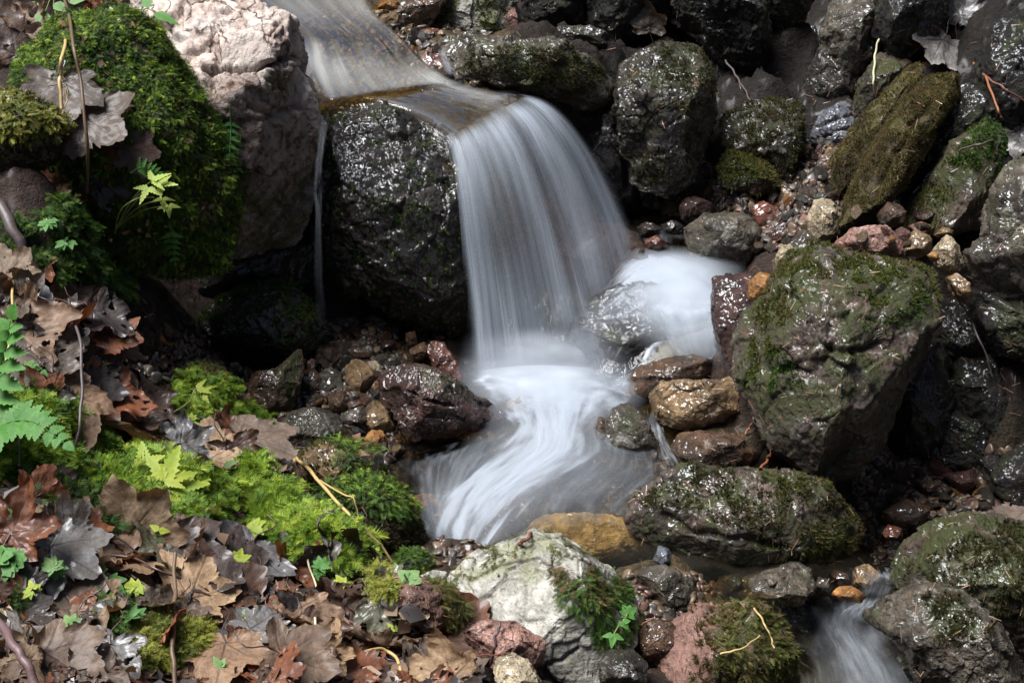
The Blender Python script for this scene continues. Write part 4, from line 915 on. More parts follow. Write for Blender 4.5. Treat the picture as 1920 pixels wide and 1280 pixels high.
while cnt < 200 and tries < 5000:
    tries += 1
    px, py = rng.uniform(-60, 900), rng.uniform(470, 1415)
    if not inside(np.array([[px, py]]), LITTER)[0]: continue
    if 150 < px < 420 and 830 < py < 960 and rng.rand() < .85: continue
    lo, nr, ob = cast(px, py)
    if ob is None or ob.name != 'ground': continue
    k = KL[rng.randint(len(KL))]
    put_leaf(px, py, rng.uniform(30, 95), rng.uniform(0, 360), k, rng.randint(10), DESC[k], tilt=(rng.normal()*14, rng.normal()*14), lift=.002, stalk=rng.rand() < .35, group=DESC[k].replace('leaf', 'leaves'), at=(lo, nr, ob), face=.2)
    cnt += 1
# ---- loose stones scattered by hand of nature: shared meshes
PEB = []
for i in range(12):
    r = np.random.RandomState(900+i); n, F = ico(4); Q = n*1.0
    for _ in range(9):
        d = r.normal(size=3); d /= np.linalg.norm(d); s = Q@d; ex = np.clip(s-r.uniform(.30,.66), 0, None); Q = Q-ex[:,None]*d
    Q = Q*np.array([1, r.uniform(.6,.95), r.uniform(.4,.75)]) + n*(.05*fbm(n*2+i, 3))[:,None]
    me_ = mesh_np('stone', Q/np.abs(Q).max()*.95, F, smooth=False); attr(me_, 'stain', np.zeros(len(Q))); attr(me_, 'algae', np.zeros(len(Q))); me_.materials.append(M['brown']); PEB.append(me_)
PK = ['brown','tan','red','grey','maroon','brown','dark','brown','dark','orange']
PN = {'brown':'brown','tan':'tan','red':'brick red','grey':'grey','maroon':'dark maroon','cream':'cream','dark':'blackish','pink':'pinkish','orange':'orange'}
ZONES = [([(560,640),(720,600),(860,640),(880,700),(720,860),(660,850),(560,770)], 60, (10,24), 'in the left gravel heap'),
         ([(380,690),(440,640),(560,660),(560,700),(470,760)], 14, (9,18), 'in the left hollow'),
         ([(260,620),(420,590),(480,690),(330,690)], 26, (8,20), 'in the dark hollow under the pale boulder'),
         ([(1190,370),(1400,350),(1560,350),(1580,470),(1420,480),(1250,440)], 34, (10,24), 'behind the white pool'),
         ([(1470,270),(1620,270),(1600,360),(1480,380)], 22, (8,20), 'in the gravel chute on the right'),
         ([(1640,880),(1900,860),(1880,970),(1660,1020)], 26, (12,34), 'in the shaded right recess'),
         ([(700,840),(900,850),(800,1000),(760,960)], 16, (12,30), 'under the brown shallows'),
         ([(1000,900),(1250,880),(1200,980),(1000,980)], 18, (12,30), 'on the pool floor'),
         ([(1200,1130),(1520,1130),(1700,1140),(1720,1290),(1500,1290)], 22, (12,30), 'on the bed of the lower stream'),
         ([(600,40),(820,20),(900,150),(640,150)], 34, (8,22), 'on the bed of the upper stream'),
         ([(1590,400),(1760,400),(1760,480),(1600,460)], 10, (12,24), 'on the leaning boulder')]
for pg, n, (a, b), where in ZONES:
    k = 0; tr = 0; xs = [q[0] for q in pg]; yy = [q[1] for q in pg]
    while k < n and tr < 600:
        tr += 1
        px, py = rng.uniform(min(xs), max(xs)), rng.uniform(min(yy), max(yy))
        if not inside(np.array([[px, py]]), pg)[0]: continue
        lo, nr, ob = cast(px, py)
        if ob is None or (ob.name != 'ground' and 'leaning' not in where): continue
        c = PK[rng.randint(len(PK))]; s = rng.uniform(a, b)*(-((lo-CP)@W))/FPX
        o = bpy.data.objects.new('stone', PEB[rng.randint(12)]); COL.objects.link(o)
        o.matrix_world = M4(rot_to(nr+rng.normal(size=3)*.25, rng.uniform(0, 6.28)), lo+nr*s*.25, s)
        o.material_slots[0].link = 'OBJECT'; o.material_slots[0].material = M[c]
        o['label'] = 'small loose %s stone lying %s' % (PN[c], where); o['category'] = 'stone'; o['group'] = 'small %s stones %s' % (PN[c], where)
        k += 1
# ---- gravel, crumbs and needles nobody could count
def scatter_stuff(name, n, poly, size, base, mat, label, flat=.6, bury=.2, only=None, lum=(.4,1.3), pal=((.09,.055,.032),(.14,.088,.048),(.045,.034,.026),(.09,.042,.028),(.065,.052,.04)), world=None):
    VV=[];FF=[];CC=[];o=0; B, BF = base
    xs=[q[0] for q in poly]; yy=[q[1] for q in poly]; k=0; tr=0
    while k < n and tr < n*4:
        tr += 1
        px, py = rng.uniform(min(xs), max(xs)), rng.uniform(min(yy), max(yy))
        if not inside(np.array([[px, py]]), poly)[0]: continue
        lo, nr, ob = cast(px, py)
        if ob is None or (only and not only(ob)): continue
        s = rng.uniform(*size)
        Rm = rot_to(nr+rng.normal(size=3)*.35, rng.uniform(0, 6.28))
        VV.append((B*np.array([1,1,flat])*s)@Rm.T + lo + nr*s*bury); FF.append(BF+o); o += len(B)
        c = np.array(pal[rng.randint(len(pal))])*rng.uniform(*lum); CC.append(np.repeat(c[None], len(B), 0)); k += 1
    me = mesh_np(name, np.concatenate(VV), np.concatenate(FF), smooth=False); attr(me, 'tint', np.concatenate(CC))
    return obj(name, me, mat, kind='stuff', label=label)
cm = N('crumbs'); M['crumb'] = cm.done(cm.bsdf(Base_Color=cm.attr('tint', 'Color'), Roughness=.55, Coat_Weight=.35, Coat_Roughness=.15))
n1_, F1_ = ico(1); n2_, F2_ = ico(2)
gb = n2_*1.0
for q_ in range(11):
    d_ = np.random.RandomState(q_).normal(size=3); d_ /= np.linalg.norm(d_); gb = gb - np.clip(gb@d_-np.random.RandomState(q_+50).uniform(.4,.75), 0, None)[:,None]*d_
gb = gb*np.array([1.25,.9,.9])
isg = lambda ob: ob.name == 'ground'
for pg, n in [([(380,600),(560,600),(860,600),(900,720),(720,870),(560,790),(250,700)], 1100), ([(1180,350),(1640,250),(1620,480),(1250,470)], 900), ([(1580,840),(1920,840),(1920,1000),(1640,1060)], 600),
              ([(560,20),(900,0),(960,160),(640,160)], 500), ([(1150,1080),(1500,1060),(1500,1130),(1300,1200),(1200,1180)], 260), ([(700,820),(1250,820),(1250,1050),(780,1060)], 600)]:
    scatter_stuff('gravel', n, pg, (.004,.014), (gb, F2_), M['crumb'], 'fine wet gravel between the stones', only=isg)
fl = np.array([[-1,-.4,0],[.2,-.7,.15],[1,.1,0],[.3,.6,.2],[-.7,.5,-.1]]); flf = np.array([[0,1,2],[0,2,3],[0,3,4]])
scatter_stuff('leaf_crumbs', 4200, LITTER, (.006,.022), (fl, flf), M['crumb'], 'crumbs of dead leaves on the bank', flat=1, bury=.3, pal=((.20,.12,.07),(.11,.06,.035),(.06,.035,.025),(.28,.19,.12),(.05,.04,.035)))
big = np.array([[-1,-.5,0],[-.2,-.8,.25],[.7,-.6,.1],[1,.2,.3],[.2,.5,.0],[.1,.9,.2],[-.6,.5,-.1]]); bigf = np.array([[0,1,4],[1,2,4],[2,3,4],[4,5,6],[0,4,6]])
scatter_stuff('leaf_crumbs', 1300, LITTER, (.005,.013), (big, bigf), M['crumb'], 'torn scraps of dead leaves on the bank', flat=.8, bury=.25, lum=(.5,1.25), pal=((.26,.165,.10),(.14,.075,.04),(.07,.04,.028),(.34,.24,.15),(.05,.04,.035),(.2,.07,.025)))
nd = np.array([[-1,-.05,0],[1,-.04,.03],[1,.04,.03],[-1,.05,0],[0,0,.10]]); ndf = np.array([[0,1,4],[1,2,4],[2,3,4],[3,0,4]])
isr = lambda ob: not ob.name.startswith(('fallen','leaf'))
scatter_stuff('fallen_needles', 900, [(800,40),(1920,0),(1920,1280),(1180,1280),(1180,860),(1380,600),(1200,180)], (.007,.013), (nd, ndf), M['crumb'], 'brown conifer needles dropped on the rocks', flat=1, bury=.15, only=isr, pal=((.24,.10,.05),(.32,.2,.1),(.12,.06,.035)))
scatter_stuff('bank_needles', 900, [(0,500),(240,520),(560,880),(860,1180),(860,1280),(0,1280)], (.006,.012), (nd, ndf), M['crumb'], 'brown conifer needles dropped on the bank', flat=1, bury=.3, pal=((.22,.09,.045),(.3,.18,.09),(.12,.06,.035)))
scatter_stuff('moss_litter', 130, [(40,60),(280,30),(430,300),(400,470),(150,430)], (.003,.009), (fl, flf), M['crumb'], 'bits of dead leaf caught in the moss', flat=1, bury=1.2, pal=((.22,.12,.06),(.10,.06,.03),(.3,.2,.1)))
# ---- moss ---------------------------------------------------------------
def sprig(seed, n=7, L=1.0, wid=.34, droop=.4):
    """a feathery moss shoot: paired leaflets along a curved axis; y is along the shoot, z is out of the cushion"""
    r = np.random.RandomState(seed); V_=[]; F_=[]
    for k in range(n):
        t = (k+.6)/n; c = np.array([.06*math.sin(3*t+seed), L*t, .75*L*t-droop*L*t*t]); ln = wid*L*(1-.65*t)*r.uniform(.8,1.2)
        for sd in (-1, 1):
            tip = c+np.array([sd*ln, .30*L*(1-t)+.10, .05+r.uniform(-.05,.16)]); b = c+np.array([sd*.02, .16*L/n*4, .03])
            o = len(V_); V_ += [c-np.array([0,.05,0]), tip, b]; F_.append([o, o+1, o+2])
    o = len(V_); V_ += [np.array([-.03,0,0]), np.array([.03,0,0]), np.array([0,L,.75*L-droop*L])]; F_.append([o,o+1,o+2])
    return np.array(V_), np.array(F_)
SPR = [sprig(i, 6) for i in range(6)]
SPF = [sprig(20+i, 9, 1.0, .42, .55) for i in range(5)]          # broad fern-like shoots
TUF = []
for i in range(5):                                               # short upright tufts
    r = np.random.RandomState(50+i); V_=[];F_=[]
    for k in range(7):
        a = r.uniform(0, 6.28); h = r.uniform(.6,1.1); le = r.uniform(.15,.7); o=len(V_)
        d = np.array([math.cos(a), math.sin(a), 0]); w_ = np.array([-d[1], d[0], 0])*.10
        V_ += [w_, -w_, d*le+np.array([0,0,h])]; F_.append([o,o+1,o+2])
    TUF.append((np.array(V_), np.array(F_)))
def moss_mat(name, trans=.3):
    m = N(name); c = m.attr('tint', 'Color')
    pr = m.bsdf(Base_Color=c, Roughness=.6, Specular_IOR_Level=.25)
    tl = m.n('BsdfTranslucent'); m.l(m.mix(1.0, c, (1.3,1.25,.7), 'MULTIPLY'), tl.inputs[0])
    mx = m.n('MixShader'); mx.inputs[0].default_value = trans; m.l(pr, mx.inputs[1]); m.l(tl.outputs[0], mx.inputs[2])
    return m.done(mx.outputs[0])
M['moss'] = moss_mat('moss_leaves')
PALS = {'green': [(.055,.105,.014),(.035,.080,.012),(.085,.135,.018),(.025,.055,.010)],
        'bright': [(.19,.28,.025),(.13,.22,.02),(.26,.32,.035),(.08,.15,.016)],  # bright shoots, albedo also lifted for stronger light on the left bank
        'olive': [(.075,.085,.018),(.10,.10,.02),(.05,.055,.014),(.12,.10,.03)],
        'dull': [(.040,.042,.012),(.055,.05,.016),(.03,.03,.010),(.07,.05,.025)],
        'yellow': [(.26,.26,.04),(.19,.21,.03),(.29,.26,.07),(.11,.13,.02)],
        'brown': [(.10,.065,.03),(.075,.06,.02),(.06,.06,.015),(.14,.09,.04)]}
def tuft_mesh(name, Pn, Nn, size, tmpl, pal, downhill=.6, lean=.35, jit=.5):
    pal = np.array(PALS[pal]); VV=[];FF=[];CC=[];o=0
    n = len(Pn); which = rng.randint(len(tmpl), size=n)
    cl = fbm(Pn*22, 2); ci = np.clip(((cl+.6)/1.2*len(pal)+rng.normal(size=n)*.7), 0, len(pal)-.01).astype(int)
    for w in range(len(tmpl)):
        m = np.where(which == w)[0]
        if not len(m): continue
        B, BF = tmpl[w]; k = len(m)
        nn = Nn[m]+rng.normal(size=(k,3))*lean; nn /= np.linalg.norm(nn, axis=1, keepdims=True)
        g = np.array([0,0,-1.])*downhill + rng.normal(size=(k,3))*jit
        y = g-(g*nn).sum(1,keepdims=True)*nn; y /= np.linalg.norm(y, axis=1, keepdims=True)+1e-9
        x = np.cross(y, nn); s = rng.uniform(size[0], size[1], k)
        Vt = (B[None,:,0,None]*x[:,None]+B[None,:,1,None]*y[:,None]+B[None,:,2,None]*nn[:,None])*s[:,None,None] + Pn[m][:,None]
        VV.append(Vt.reshape(-1,3)); FF.append((BF[None]+(np.arange(k)*len(B))[:,None,None]).reshape(-1,3)+o); o += k*len(B)
        c = pal[ci[m]]*rng.uniform(.7,1.25,(k,1)); c = np.repeat(c[:,None], len(B), 1)
        CC.append(c.reshape(-1,3))
    me = mesh_np(name, np.concatenate(VV), np.concatenate(FF), smooth=False); attr(me, 'tint', np.concatenate(CC))
    return me
def sample(P, F, wgt, n):
    a = np.linalg.norm(np.cross(P[F[:,1]]-P[F[:,0]], P[F[:,2]]-P[F[:,0]]), axis=1)*wgt[F].mean(1)
    tot = a.sum()
    if tot <= 0: return None
    c = np.cumsum(a)/tot; k = np.searchsorted(c, rng.rand(n)); u = rng.rand(n,1); v = rng.rand(n,1); f = u+v > 1; u = np.where(f, 1-u, u); v = np.where(f, 1-v, v)
    A, B_, C_2 = P[F[k,0]], P[F[k,1]], P[F[k,2]]
    return A+(B_-A)*u+(C_2-A)*v, k
def moss_on(key, dens, size, tmpl, pal, polys=None, up=None, patchy=.0, downhill=.6, lean=.35, soft=14, clump=0.0):
    o = R[key] if isinstance(key, str) else key
    _, P, F, Nn = ROCKS[o['_i']]
    px, _d = proj(P); w = np.zeros(len(P))
    nz = fbm(P*18, 3)
    if polys:
        for pg in polys: w = np.maximum(w, sstep(sdist(px, pg)+nz*soft*1.4, -soft*.4, soft*.6))
    else: w[:] = 1
    if up is not None: w = w*sstep(Nn[:,2]+.25*nz, up, up+.3)
    if patchy: w = w*sstep(fbm(P*30+3, 3), patchy-.25, patchy+.15)
    w = w*(Nn@W > -.45)
    a = np.linalg.norm(np.cross(P[F[:,1]]-P[F[:,0]], P[F[:,2]]-P[F[:,0]]), axis=1)/2
    area = (a*w[F].mean(1)).sum(); n = int(area*dens)
    if n < 5: return
    Q, k = sample(P, F, w, n)
    nn = Nn[F[k,0]]
    if clump: Q = Q + nn*(clump*np.clip(fbm(Q*26, 2)+.35, 0, 1.2))[:,None]
    me = tuft_mesh('moss', Q-np.array(o.location), nn, size, tmpl, pal, downhill, lean)
    obj('short_moss' if tmpl is TUF else 'feather_moss', me, M['moss'], parent=o, kind='stuff')
# mossy mound, several colours of shoots
moss_on('mound', 110000, (.007,.015), SPR, 'green', downhill=.7, lean=.5, clump=.010, patchy=-.2)
moss_on('mound', 25000, (.006,.014), SPR, 'brown', downhill=.9, lean=.5, clump=.006)
moss_on('mound', 36000, (.008,.016), SPR, 'bright', downhill=.5, lean=.5, clump=.014, patchy=.05)
moss_on('leftsmall', 60000, (.008,.016), SPR, 'yellow', [[(-40,180),(55,170),(118,235),(60,262),(-40,240)]], lean=.5, clump=.012)
moss_on('leftsmall', 30000, (.006,.012), TUF, 'dull', lean=.5)
moss_on('pale', 40000, (.012,.022), SPR, 'green', [[(400,240),(450,250),(455,330),(430,420),(400,430)]], downhill=1.2)
moss_on('mossblock', 60000, (.009,.016), SPR, 'green', [[(615,830),(665,822),(715,850),(720,900),(690,905),(655,880),(630,850)]], clump=.012, downhill=1.1, patchy=-.2)
moss_on('mossblock', 30000, (.009,.016), SPR, 'bright', [[(615,826),(665,820),(710,846),(690,870),(640,850)]], clump=.014, downhill=.9, patchy=-.05)
moss_on('mossblock', 30000, (.006,.012), TUF, 'olive', patchy=.15)
moss_on('mossfall', 55000, (.010,.019), SPR, 'green', [[(640,890),(720,900),(765,935),(770,975),(710,985),(640,950),(560,960)]], clump=.012, downhill=1.4, patchy=-.2)
moss_on('mossfall', 12000, (.010,.017), SPR, 'bright', [[(640,890),(720,898),(765,930),(770,960),(640,930)]], clump=.02)
moss_on('mossfall', 40000, (.006,.012), TUF, 'dull', lean=.5)
moss_on('mossnub', 100000, (.008,.014), SPR, 'green', [[(735,1055),(765,1035),(815,1045),(822,1072),(750,1075)]], clump=.008)
moss_on('mosspot', 90000, (.008,.015), SPR, 'olive', [[(328,712),(370,676),(412,692),(430,730),(400,750),(350,745)]], clump=.01)
moss_on('mosspot', 60000, (.008,.015), SPR, 'bright', [[(400,750),(470,785),(450,810),(380,790)]], clump=.01)
moss_on('white', 80000, (.008,.015), SPR, 'green', [[(1066,1080),(1110,1064),(1168,1102),(1196,1160),(1176,1205),(1125,1200),(1085,1150),(1055,1115)]], clump=.005, downhill=1.8, patchy=-.12)
moss_on('white', 60000, (.008,.015), SPR, 'brown', [[(1050,1070),(1100,1060),(1150,1090),(1130,1130),(1060,1110)]], clump=.010, downhill=1.2)
moss_on('white', 60000, (.007,.013), SPR, 'olive', [[(840,1090),(885,1048),(940,1020),(1000,1000),(1050,1004),(1105,1042),(1090,1056),(1040,1030),(1000,1028),(940,1050),(880,1085)]], patchy=.05)
moss_on('white', 22000, (.006,.011), TUF, 'olive', [[(900,1080),(1040,1040),(1060,1090),(960,1110)]], patchy=.3)
moss_on('redsoil', 80000, (.010,.02), SPR, 'olive', [[(800,1095),(850,1110),(880,1160),(860,1180),(820,1140)]], downhill=1.6, clump=.01)
moss_on('mossfront', 46000, (.008,.015), SPR, 'olive', [[(1360,1130),(1445,1130),(1480,1190),(1510,1320),(1400,1320),(1340,1230)]], downhill=1.2, clump=.006, patchy=.0)
moss_on('mossfront', 26000, (.007,.014), TUF, 'brown', [[(1300,1140),(1480,1130),(1500,1320),(1300,1320)]], patchy=.05)
moss_on('lean', 70000, (.005,.011), TUF, 'olive', [[(1480,470),(1545,455),(1650,478),(1760,495),(1750,560),(1640,570),(1560,520),(1480,540)], [(1383,705),(1420,580),(1480,480),(1520,480),(1470,600),(1430,720)]], patchy=.02, lean=.5)
moss_on('lean', 34000, (.005,.011), TUF, 'green', [[(1590,500),(1760,500),(1740,600),(1620,620)], [(1390,700),(1470,620),(1500,720),(1420,760)]], patchy=.12, lean=.5)
moss_on('long', 60000, (.005,.010), TUF, 'dull', [[(1190,930),(1300,880),(1420,890),(1560,915),(1620,980),(1620,1050),(1480,1050),(1300,960)]], patchy=.08, lean=.5)
moss_on('long', 60000, (.005,.011), TUF, 'olive', [[(1430,885),(1520,890),(1560,915),(1470,915)], [(1500,1000),(1590,970),(1620,1030),(1540,1055)]], patchy=-.1, lean=.5)
moss_on('slabA', 150000, (.003,.0065), TUF, 'brown', None, patchy=-.12, lean=.5)
moss_on('slabA', 60000, (.003,.0065), TUF, 'olive', [[(1575,440),(1600,350),(1640,380),(1620,440)], [(1720,220),(1760,140),(1820,165),(1740,250)]], patchy=-.1, lean=.5)
moss_on('slabC', 60000, (.003,.007), TUF, 'brown', None, patchy=-.1)
moss_on('slabB', 60000, (.005,.010), TUF, 'green', [[(1770,290),(1850,225),(1895,268),(1860,320),(1790,320)]], patchy=-.1)
moss_on('slabB', 40000, (.004,.009), TUF, 'olive', [[(1705,420),(1720,350),(1790,330),(1770,440)]], patchy=.0)
moss_on('ledge', 60000, (.005,.010), TUF, 'dull', [[(880,80),(1000,90),(1120,110),(1160,180),(980,165),(880,130)]], patchy=-.02, lean=.5)
moss_on('tall', 45000, (.005,.010), TUF, 'dull', [[(1220,75),(1340,85),(1340,200),(1240,200)], [(1180,250),(1310,250),(1300,330),(1200,340)]], patchy=.08, lean=.5)
moss_on('squat', 50000, (.005,.011), TUF, 'dull', None, patchy=.05, lean=.5)
moss_on('squatfoot', 70000, (.006,.013), TUF, 'olive', None, up=.1, lean=.5)
moss_on('low1', 60000, (.005,.011), TUF, 'dull', [[(1780,1000),(1900,980),(1990,1000),(1990,1180),(1880,1170),(1770,1080)], [(1700,1060),(1760,1040),(1760,1100),(1700,1100)]], patchy=.02, lean=.5)
moss_on('low2', 60000, (.006,.012), TUF, 'dull', [[(1725,1120),(1800,1105),(1850,1180),(1830,1210),(1750,1190)]], patchy=-.05, lean=.5)
moss_on('hollow', 40000, (.006,.012), TUF, 'green', None, up=.2, patchy=.1)
moss_on('greenwhite', 40000, (.005,.010), TUF, 'olive', [[(885,0),(930,0),(945,60),(905,55)], [(820,10),(850,10),(845,50),(815,50)]])
moss_on('wet', 9000, (.006,.012), TUF, 'green', None, patchy=.25)
# moss carpets of the bank: grown where the photograph has them
def bank_moss(name, n, poly, size, tmpl, pal, label, clump=.01, patchy=None, downhill=.5, lean=.4, only=None):
    xs=[q[0] for q in poly]; yy=[q[1] for q in poly]; Pn=[];Nn=[]; tr=0; per = 3
    while len(Pn)*1 < n/per and tr < n*3:
        tr += 1
        px, py = rng.uniform(min(xs), max(xs)), rng.uniform(min(yy), max(yy))
        sd = sdist(np.array([[px, py]]), poly)[0] + 18*pn(np.array([[px*.03, py*.03, 1.7]]))[0]
        if sd < 0: continue
        if patchy is not None and pn(np.array([[px*.025, py*.025, 9.]]))[0] < patchy: continue
        lo, nr, ob = cast(px, py)
        if ob is None or ob.name.startswith(('fallen','leaf')) or (only and not only(ob)): continue
        Pn.append(lo+nr*clump*np.clip(1+1.5*pn(np.array([lo*20]).reshape(1,3))[0], 0, 2)*.8); Nn.append(nr)
    Pn = np.array(Pn); Nn = np.array(Nn)
    Pn = np.repeat(Pn, per, 0)+rng.normal(size=(len(Pn)*per, 3))*.0045; Nn = np.repeat(Nn, per, 0)
    me = tuft_mesh(name, Pn, Nn*.7+np.array([0,-.1,.3]), size, tmpl, pal, downhill, lean)
    return obj(name, me, M['moss'], kind='stuff', label=label)
bank_moss('ferny_moss', 9000, [(-20,780),(60,740),(130,790),(200,850),(330,880),(400,900),(440,950),(380,990),(240,960),(150,900),(60,880),(-20,900)], (.016,.030), SPF, 'bright', 'bright feathery moss carpet on the left bank', clump=.018)
bank_moss('ferny_moss', 5200, [(-20,880),(100,850),(300,900),(420,960),(330,1000),(200,1000),(110,960)], (.016,.030), SPF, 'green', 'deep green feathery moss below the fern', clump=.012)
bank_moss('ferny_moss', 7500, [(455,880),(495,890),(560,960),(620,990),(690,1035),(650,1060),(580,1050),(500,1005),(455,940)], (.016,.030), SPF, 'bright', 'bright feathery moss slope above the dead leaves', clump=.018)
bank_moss('ferny_moss', 2600, [(370,690),(470,760),(520,800),(420,830),(350,800),(320,750)], (.010,.022), SPF, 'bright', 'light green moss beside the left hollow', patchy=-.1)
bank_moss('ferny_moss', 2600, [(60,370),(180,370),(235,470),(240,560),(170,560),(110,480)], (.012,.024), SPF, 'green', 'green moss hanging on the red earth below the moss boulder', patchy=-.15, downhill=1.2)
bank_moss('moss_cushion', 3600, [(235,1190),(300,1172),(370,1180),(385,1235),(330,1250),(240,1260)], (.010,.020), SPR, 'yellow', 'yellow green moss cushion at the bottom left', clump=.016)
bank_moss('moss_cushion', 1500, [(180,1120),(230,1140),(240,1190),(200,1190)], (.008,.016), SPR, 'green', 'small green moss patch beside the rolled leaf')
bank_moss('moss_cushion', 900, [(0,1100),(40,1110),(40,1140),(0,1150)], (.010,.018), SPR, 'green', 'small moss tuft at the left edge')
bank_moss('moss_cushion', 2200, [(-20,420),(60,420),(120,500),(60,560),(-20,560)], (.010,.02), SPR, 'green', 'moss under the dark twig at the left edge', patchy=.1)
bank_moss('moss_cushion', 900, [(700,1060),(740,1070),(760,1110),(720,1120)], (.008,.016), SPR, 'yellow', 'thin yellowish moss on the red earth by the clover leaf', patchy=0)
# ---- plants ---------------------------------------------------------------
def plant_mat(name, c1, c2, trans=.3):
    m = N(name); P = m.n('TexCoord').outputs['Object']; n = m.noise(P, 30, 4, .6)
    c = m.mix(m.ss(n, .35, .65), c1, c2); c = m.mix(m.math('MULTIPLY', m.attr('vein'), .5), c, tuple(q*.55 for q in c1))
    pr = m.bsdf(Base_Color=c, Roughness=.55, Specular_IOR_Level=.3, Normal=m.bump(m.noise(P, 160, 3), .5, .002))
    tl = m.n('BsdfTranslucent'); m.l(m.mix(1.0, c, (1.3,1.2,.6), 'MULTIPLY'), tl.inputs[0])
    mx = m.n('MixShader'); mx.inputs[0].default_value = trans; m.l(pr, mx.inputs[1]); m.l(tl.outputs[0], mx.inputs[2]); return m.done(mx.outputs[0])
M['fern'] = plant_mat('fern_green', (.065,.19,.03), (.10,.26,.045))
M['herb'] = plant_mat('yellow_green_leaf', (.36,.40,.04), (.22,.33,.035))
M['leafgreen'] = plant_mat('fresh_green_leaf', (.10,.25,.05), (.07,.19,.035))
M['palegreen'] = plant_mat('pale_green_leaf', (.20,.33,.11), (.14,.27,.08))
M['darkfern'] = plant_mat('dark_fern_green', (.035,.115,.022), (.055,.15,.03))
M['limegreen'] = plant_mat('lime_leaf', (.42,.50,.10), (.34,.45,.08))
def stem_mat(name, c1, c2):
    m = N(name); P = m.n('TexCoord').outputs['Object']; n = m.noise(P, 60, 4, .7)
    return m.done(m.bsdf(Base_Color=m.mix(n, c1, c2), Roughness=.5, Normal=m.bump(n, .6, .002)))
M['straw'] = stem_mat('straw', (.50,.36,.15), (.36,.23,.08)); M['drystem'] = stem_mat('dry_stem', (.15,.095,.05), (.08,.05,.03)); M['pales'] = stem_mat('pale_stem', (.55,.50,.32), (.40,.36,.20))
M['twig'] = stem_mat('dark_twig', (.045,.035,.035), (.11,.075,.07)); M['purple'] = stem_mat('purple_twig', (.085,.05,.055), (.16,.09,.08)); M['redstalk'] = stem_mat('red_stalk', (.16,.055,.03), (.10,.04,.025)); M['greenstem'] = stem_mat('green_stem', (.20,.24,.07), (.14,.19,.05)); M['rusttwig'] = stem_mat('rust_twig', (.28,.10,.04), (.19,.07,.03))
def pt(px, py, lift=0.0, y=None):
    if y is not None: return at_y(px, py, y)
    lo, n, ob = cast(px, py); return lo + lift*(-(W))*0 + np.array([0,0,lift])
def lift_pt(px, py, h):
    """point seen at this pixel floating h metres in front of whatever is behind it"""
    lo, n, ob = cast(px, py); r = (lo-CP)/np.linalg.norm(lo-CP); return lo - r*h
def stick(name, pts, rad, mat, label, cat, wob=.004, group=None, n=28, extra=()):
    P = [np.asarray(p) for p in pts]; o0 = P[0].copy()
    paths = [smoothline([p-o0 for p in P], n, wob, seed=int(abs(o0[0])*1000) % 97)]; rads = [np.linspace(rad[0], rad[1], n)*(1+.06*rng.normal(size=n))]
    for e, rr in extra: paths.append(smoothline([np.asarray(q)-o0 for q in e], 14, wob*.5)); rads.append(np.linspace(rr[0], rr[1], 14))
    V_, F_ = tubes(paths, rads, 7); return obj(name, mesh_np(name, V_, F_), M[mat], loc=o0, label=label, cat=cat, group=group)
def pinna(L, w, teeth, seed=0, deep=.5):
    """one leaflet with toothed rim, along +y"""
    n = teeth*2+1; t = np.linspace(0, 1, n); half = w*1.05*np.clip(t/.16+.25, 0, 1)*(1-t)**.75
    half = half*np.where(np.arange(n) % 2 == 0, 1-deep, 1)
    z = -.10*L*t**2
    V_ = []; 
    for i in range(n): V_ += [(-half[i], t[i]*L+(half[i]*.35), z[i]+.12*half[i]), (0, t[i]*L, z[i]), (half[i], t[i]*L+(half[i]*.35), z[i]+.12*half[i])]
    F_ = []
    for i in range(n-1):
        a = 3*i; F_ += [(a,a+1,a+4),(a,a+4,a+3),(a+1,a+2,a+5),(a+1,a+5,a+4)]
    vein = np.tile([0,1.,0], n)
    return np.array(V_), np.array(F_), vein
def place(V_, o, y, n):
    y = y/np.linalg.norm(y); x = np.cross(y, n); x /= np.linalg.norm(x)+1e-9; z = np.cross(x, y); return V_[:,:1]*x+V_[:,1:2]*y+V_[:,2:]*z+o
def frond(root, pts, npairs, plen, pw, teeth, mat, nrm=(0,-.45,.9), deep=.5, taper=.75, angle=65, name='frond', stemmat='greenstem', r0=.0016, start=.1):
    pts = [np.asarray(p) for p in pts]; o0 = np.array(root.location)
    L = smoothline(pts, 60); nrm = np.asarray(nrm, float); VV=[];FF=[];VN=[];o=0
    for k in range(npairs):
        t = start+(1-start)*(k+.5)/npairs; i = int(t*58); c = L[i]; d = L[i+1]-L[i]; d /= np.linalg.norm(d); sd_ = np.cross(d, nrm); sd_ /= np.linalg.norm(sd_)
        ln = plen*(1-taper*t**1.4)*min(1, .55+t*3)
        for s_ in (-1, 1):
            a = math.radians(angle-15*t)+rng.normal()*.05; y = d*math.cos(a)+s_*sd_*math.sin(a)+nrm*rng.normal()*.08
            B, BF, v = pinna(ln*rng.uniform(.93,1.05), pw*(ln/plen)**.5, teeth, deep=deep)
            VV.append(place(B, c-o0, y, nrm)); FF.append(BF+o); VN.append(v); o += len(B)
    B, BF, v = pinna(plen*.35, pw*.6, teeth, deep=deep); VV.append(place(B, L[-1]-o0, L[-1]-L[-3], nrm)); FF.append(BF+o); VN.append(v)
    o += len(B); V_, F_ = tubes([L-o0], [np.linspace(r0, r0*.4, 60)], 5); VV.append(V_); FF.append(F_+o); VN.append(np.full(len(V_), .6))
    me = mesh_np(name, np.concatenate(VV), np.concatenate(FF)); attr(me, 'vein', np.concatenate(VN)); f = obj(name, me, M[mat], parent=root)
    return f
def thing(name, loc, label, cat, group=None): return obj(name, None, loc=loc, label=label, cat=cat, group=group)
y0 = 1.92
f = thing('fern', at_y(-60, 860, y0), 'light green toothed fern reaching in at the left edge', 'fern')
